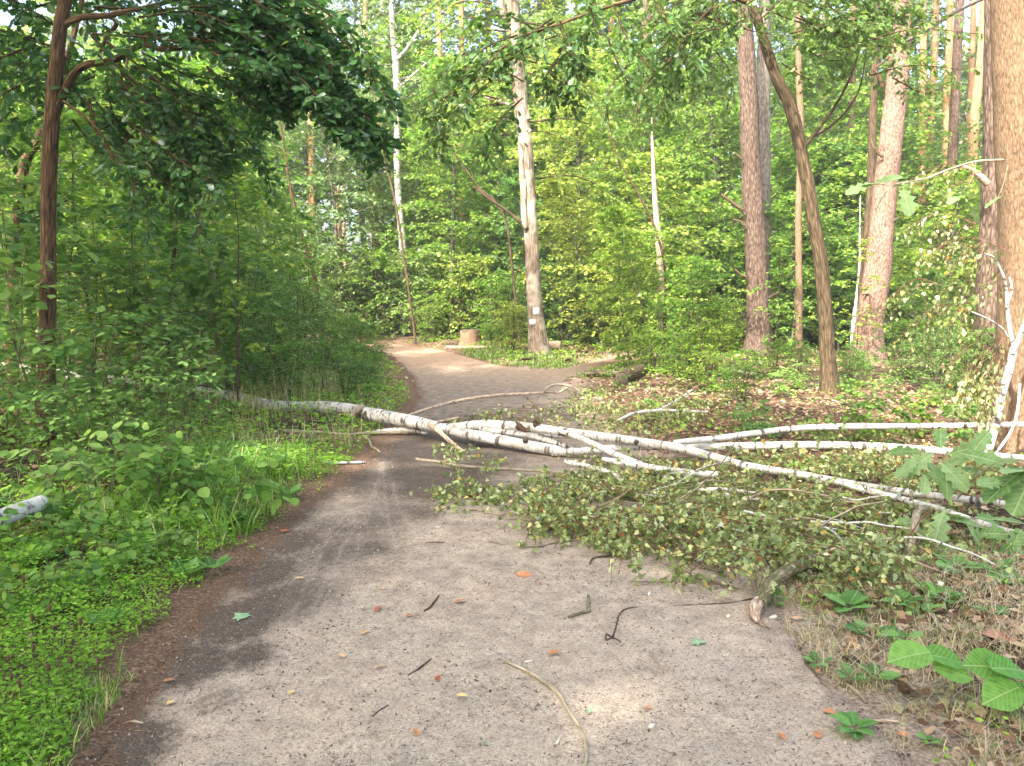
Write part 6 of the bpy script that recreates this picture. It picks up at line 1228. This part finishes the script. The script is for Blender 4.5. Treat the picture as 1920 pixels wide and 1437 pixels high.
# larger leafy weeds of the left bank, leaf by leaf
for px, py, n, s, k, lab in [(480, 905, 7, 60, 'hazel', 'broad leaved weed in front of the fallen trunk'), (150, 1130, 7, 62, 'oval', 'bright leafy weed at the left'), (260, 1060, 7, 56, 'hazel', 'weed with three broad leaves above the chickweed'), (180, 935, 7, 72, 'hazel', 'large leaved weed above the birch log'), (250, 925, 6, 66, 'oval', 'bright green weed right of the birch log'),
                             (330, 960, 6, 52, 'oval', 'small bright weed beside the grass tuft'), (60, 1085, 7, 56, 'hazel', 'weed at the left edge below the birch log'), (420, 1000, 7, 44, 'hazel', 'weed in the grass above the needles'), (350, 1090, 6, 44, 'wide', 'weed among the chickweed'), (110, 1010, 7, 58, 'hazel', 'weed right below the birch log'), (540, 940, 6, 40, 'hazel', 'weed at the corner of the verge'), (400, 1075, 5, 40, 'oval', 'pale weed near the needle rim'), (205, 1185, 6, 46, 'wide', 'toothed weed in the chickweed'), (60, 1190, 6, 50, 'oval', 'long leaved weed at the left')]:
    rosette(px, py, n, s, lab, kind=k, tilt=.7)
# brown seed heads on thin stalks
mb = MB(); tube(mb, np.array([[0, 0, -.005], [0, 0, .08], [.004, 0, .15]]), [.0016, .0015, .0013], 5); STM = mb.mesh('stalk', M['moss'])
mb = MB(); tube(mb, np.array([[.004, 0, .145], [.005, 0, .155], [.005, 0, .17], [.005, 0, .18]]), [.004, .009, .008, .003], 9, .5, (200, 200), cap=True); SHM = mb.mesh('head', plain('brown_seed_head', (.16, .09, .05), .9, (.05, .03, .02), 300))
for i, (px, py) in enumerate([(52, 1122), (98, 1160), (65, 1180), (155, 1178), (140, 1250), (95, 1270), (20, 1255), (30, 1290), (187, 1245), (68, 1232), (45, 1305)]):
    g = gnd(px, py + 60); e = empty('seed_stalk', (g[0], g[1], zg1(g[0], g[1])), 'thin stalk with a brown seed head above the chickweed', 'plant', 'seed heads in the chickweed', rng.random() * 6, rng.uniform(.8, 1.2))
    obj('stalk', STM, e); obj('head', SHM, e)
# herbs filling the left bank and the right floor
c = 0; tr = 0
while c < 95 and tr < 4000:
    tr += 1; y = 3.6 + 8.5 * rng.random() ** .9; x = -rng.uniform(1.7, 2.2 + y * .55)
    px_ = CX + F * x / y
    if poly_sd(np.array([x]), np.array([y]))[0] < .45 or not free(x, y, .22) or (px_ > 370 and 6.0 < y < 11): continue
    TAKEN.append((x, y, .22)); place_tree(pick('herb'), 'herb', x, y, autolabel(['bright green', 'deep green', 'lush green', 'yellowish green'][c % 4] + ' herb', x, y, .3), 'shrub', 'herbs of the left bank', None, rng.uniform(.7, 1.25) * (1.1 if y > 5 else .75), ['herb', 'hazel', 'herb', 'maple'][c % 4]); c += 1
c = 0; tr = 0
while c < 60 and tr < 4000:
    tr += 1; y = 8.0 + 12 * rng.random(); x = rng.uniform(1.2, 1.8 + y * .6)
    if poly_sd(np.array([x]), np.array([y]))[0] < .5 or not free(x, y, .3): continue
    TAKEN.append((x, y, .25)); place_tree(pick('herb'), 'herb', x, y, autolabel(['fresh green', 'deep green', 'bright green'][c % 3] + ' low seedling', x, y, .3), 'shrub', 'seedlings on the right forest floor', None, rng.uniform(.6, 1.2), ['maple', 'hazel', 'herb'][c % 3]); c += 1
# whips: thin maple shoots
for px, d, sc, lab in [(445, 9.8, .95, 'thin shoot with level leaves rising left of the fallen trunk middle'), (270, 9.2, .9, 'slanting thin shoot through the left bushes'), (590, 15, .8, 'slender shoot by the shrubs at the verge'), (1290, 15.5, .8, 'slim maple shoot left of the twin pines'), (1450, 19, .9, 'maple shoot between the pines'), (1600, 17, .9, 'maple shoot beside the leaning pine')]:
    place('whip', 'young_tree', px, d, lab, 'tree', None, sc, 'maple')
# where an automatic label would fit several alike things, their order of distance tells them apart
byl = {}
for o in COL.objects:
    if o.parent is None and 'label' in o: byl.setdefault(o['label'], []).append(o)
NW = ['', '', 'two', 'three', 'four', 'five', 'six', 'seven', 'eight', 'nine', 'ten', 'eleven', 'twelve', 'thirteen', 'fourteen', 'fifteen', 'sixteen']; OW = ['nearest', 'second nearest', 'third nearest', 'fourth nearest', 'fifth nearest', 'sixth nearest', 'seventh nearest', 'eighth nearest', 'ninth nearest', 'tenth nearest', 'eleventh nearest', 'twelfth nearest', 'thirteenth nearest', 'fourteenth nearest', 'fifteenth nearest']
for l, os_ in byl.items():
    if 1 < len(os_) <= 16 and 'viewpoint' not in l and 'seed head' not in l:
        os_.sort(key=lambda o: o.location.length)
        for i, o in enumerate(os_): o['label'] = l + ', ' + (OW[i] if i < len(os_) - 1 else 'farthest') + ' of ' + NW[len(os_)]
# thin sunlit forest air
mh, nt, out, N, L = nmat('forest_air'); pv = N('VolumePrincipled'); pv.inputs['Color'].default_value = (.93, .97, .95, 1); pv.inputs['Density'].default_value = HAZE; pv.inputs['Anisotropy'].default_value = .2; L(pv.outputs[0], out.inputs['Volume'])
mb = MB(); X0, X1, Y0, Y1, Z0, Z1 = -185, 185, -90, 170, -3, 34
mb.add([(X0, Y0, Z0), (X1, Y0, Z0), (X1, Y1, Z0), (X0, Y1, Z0), (X0, Y0, Z1), (X1, Y0, Z1), (X1, Y1, Z1), (X0, Y1, Z1)], [(0, 3, 2, 1), (4, 5, 6, 7), (0, 1, 5, 4), (1, 2, 6, 5), (2, 3, 7, 6), (3, 0, 4, 7)])
obj('haze', mb.mesh('haze', mh, False), label='thin pale haze in the forest air', kind='stuff')
print('all', time.time() - T0, 'objects', len(bpy.data.objects), 'tris', sum(len(m.loops) - 2 * len(m.polygons) for m in bpy.data.meshes))
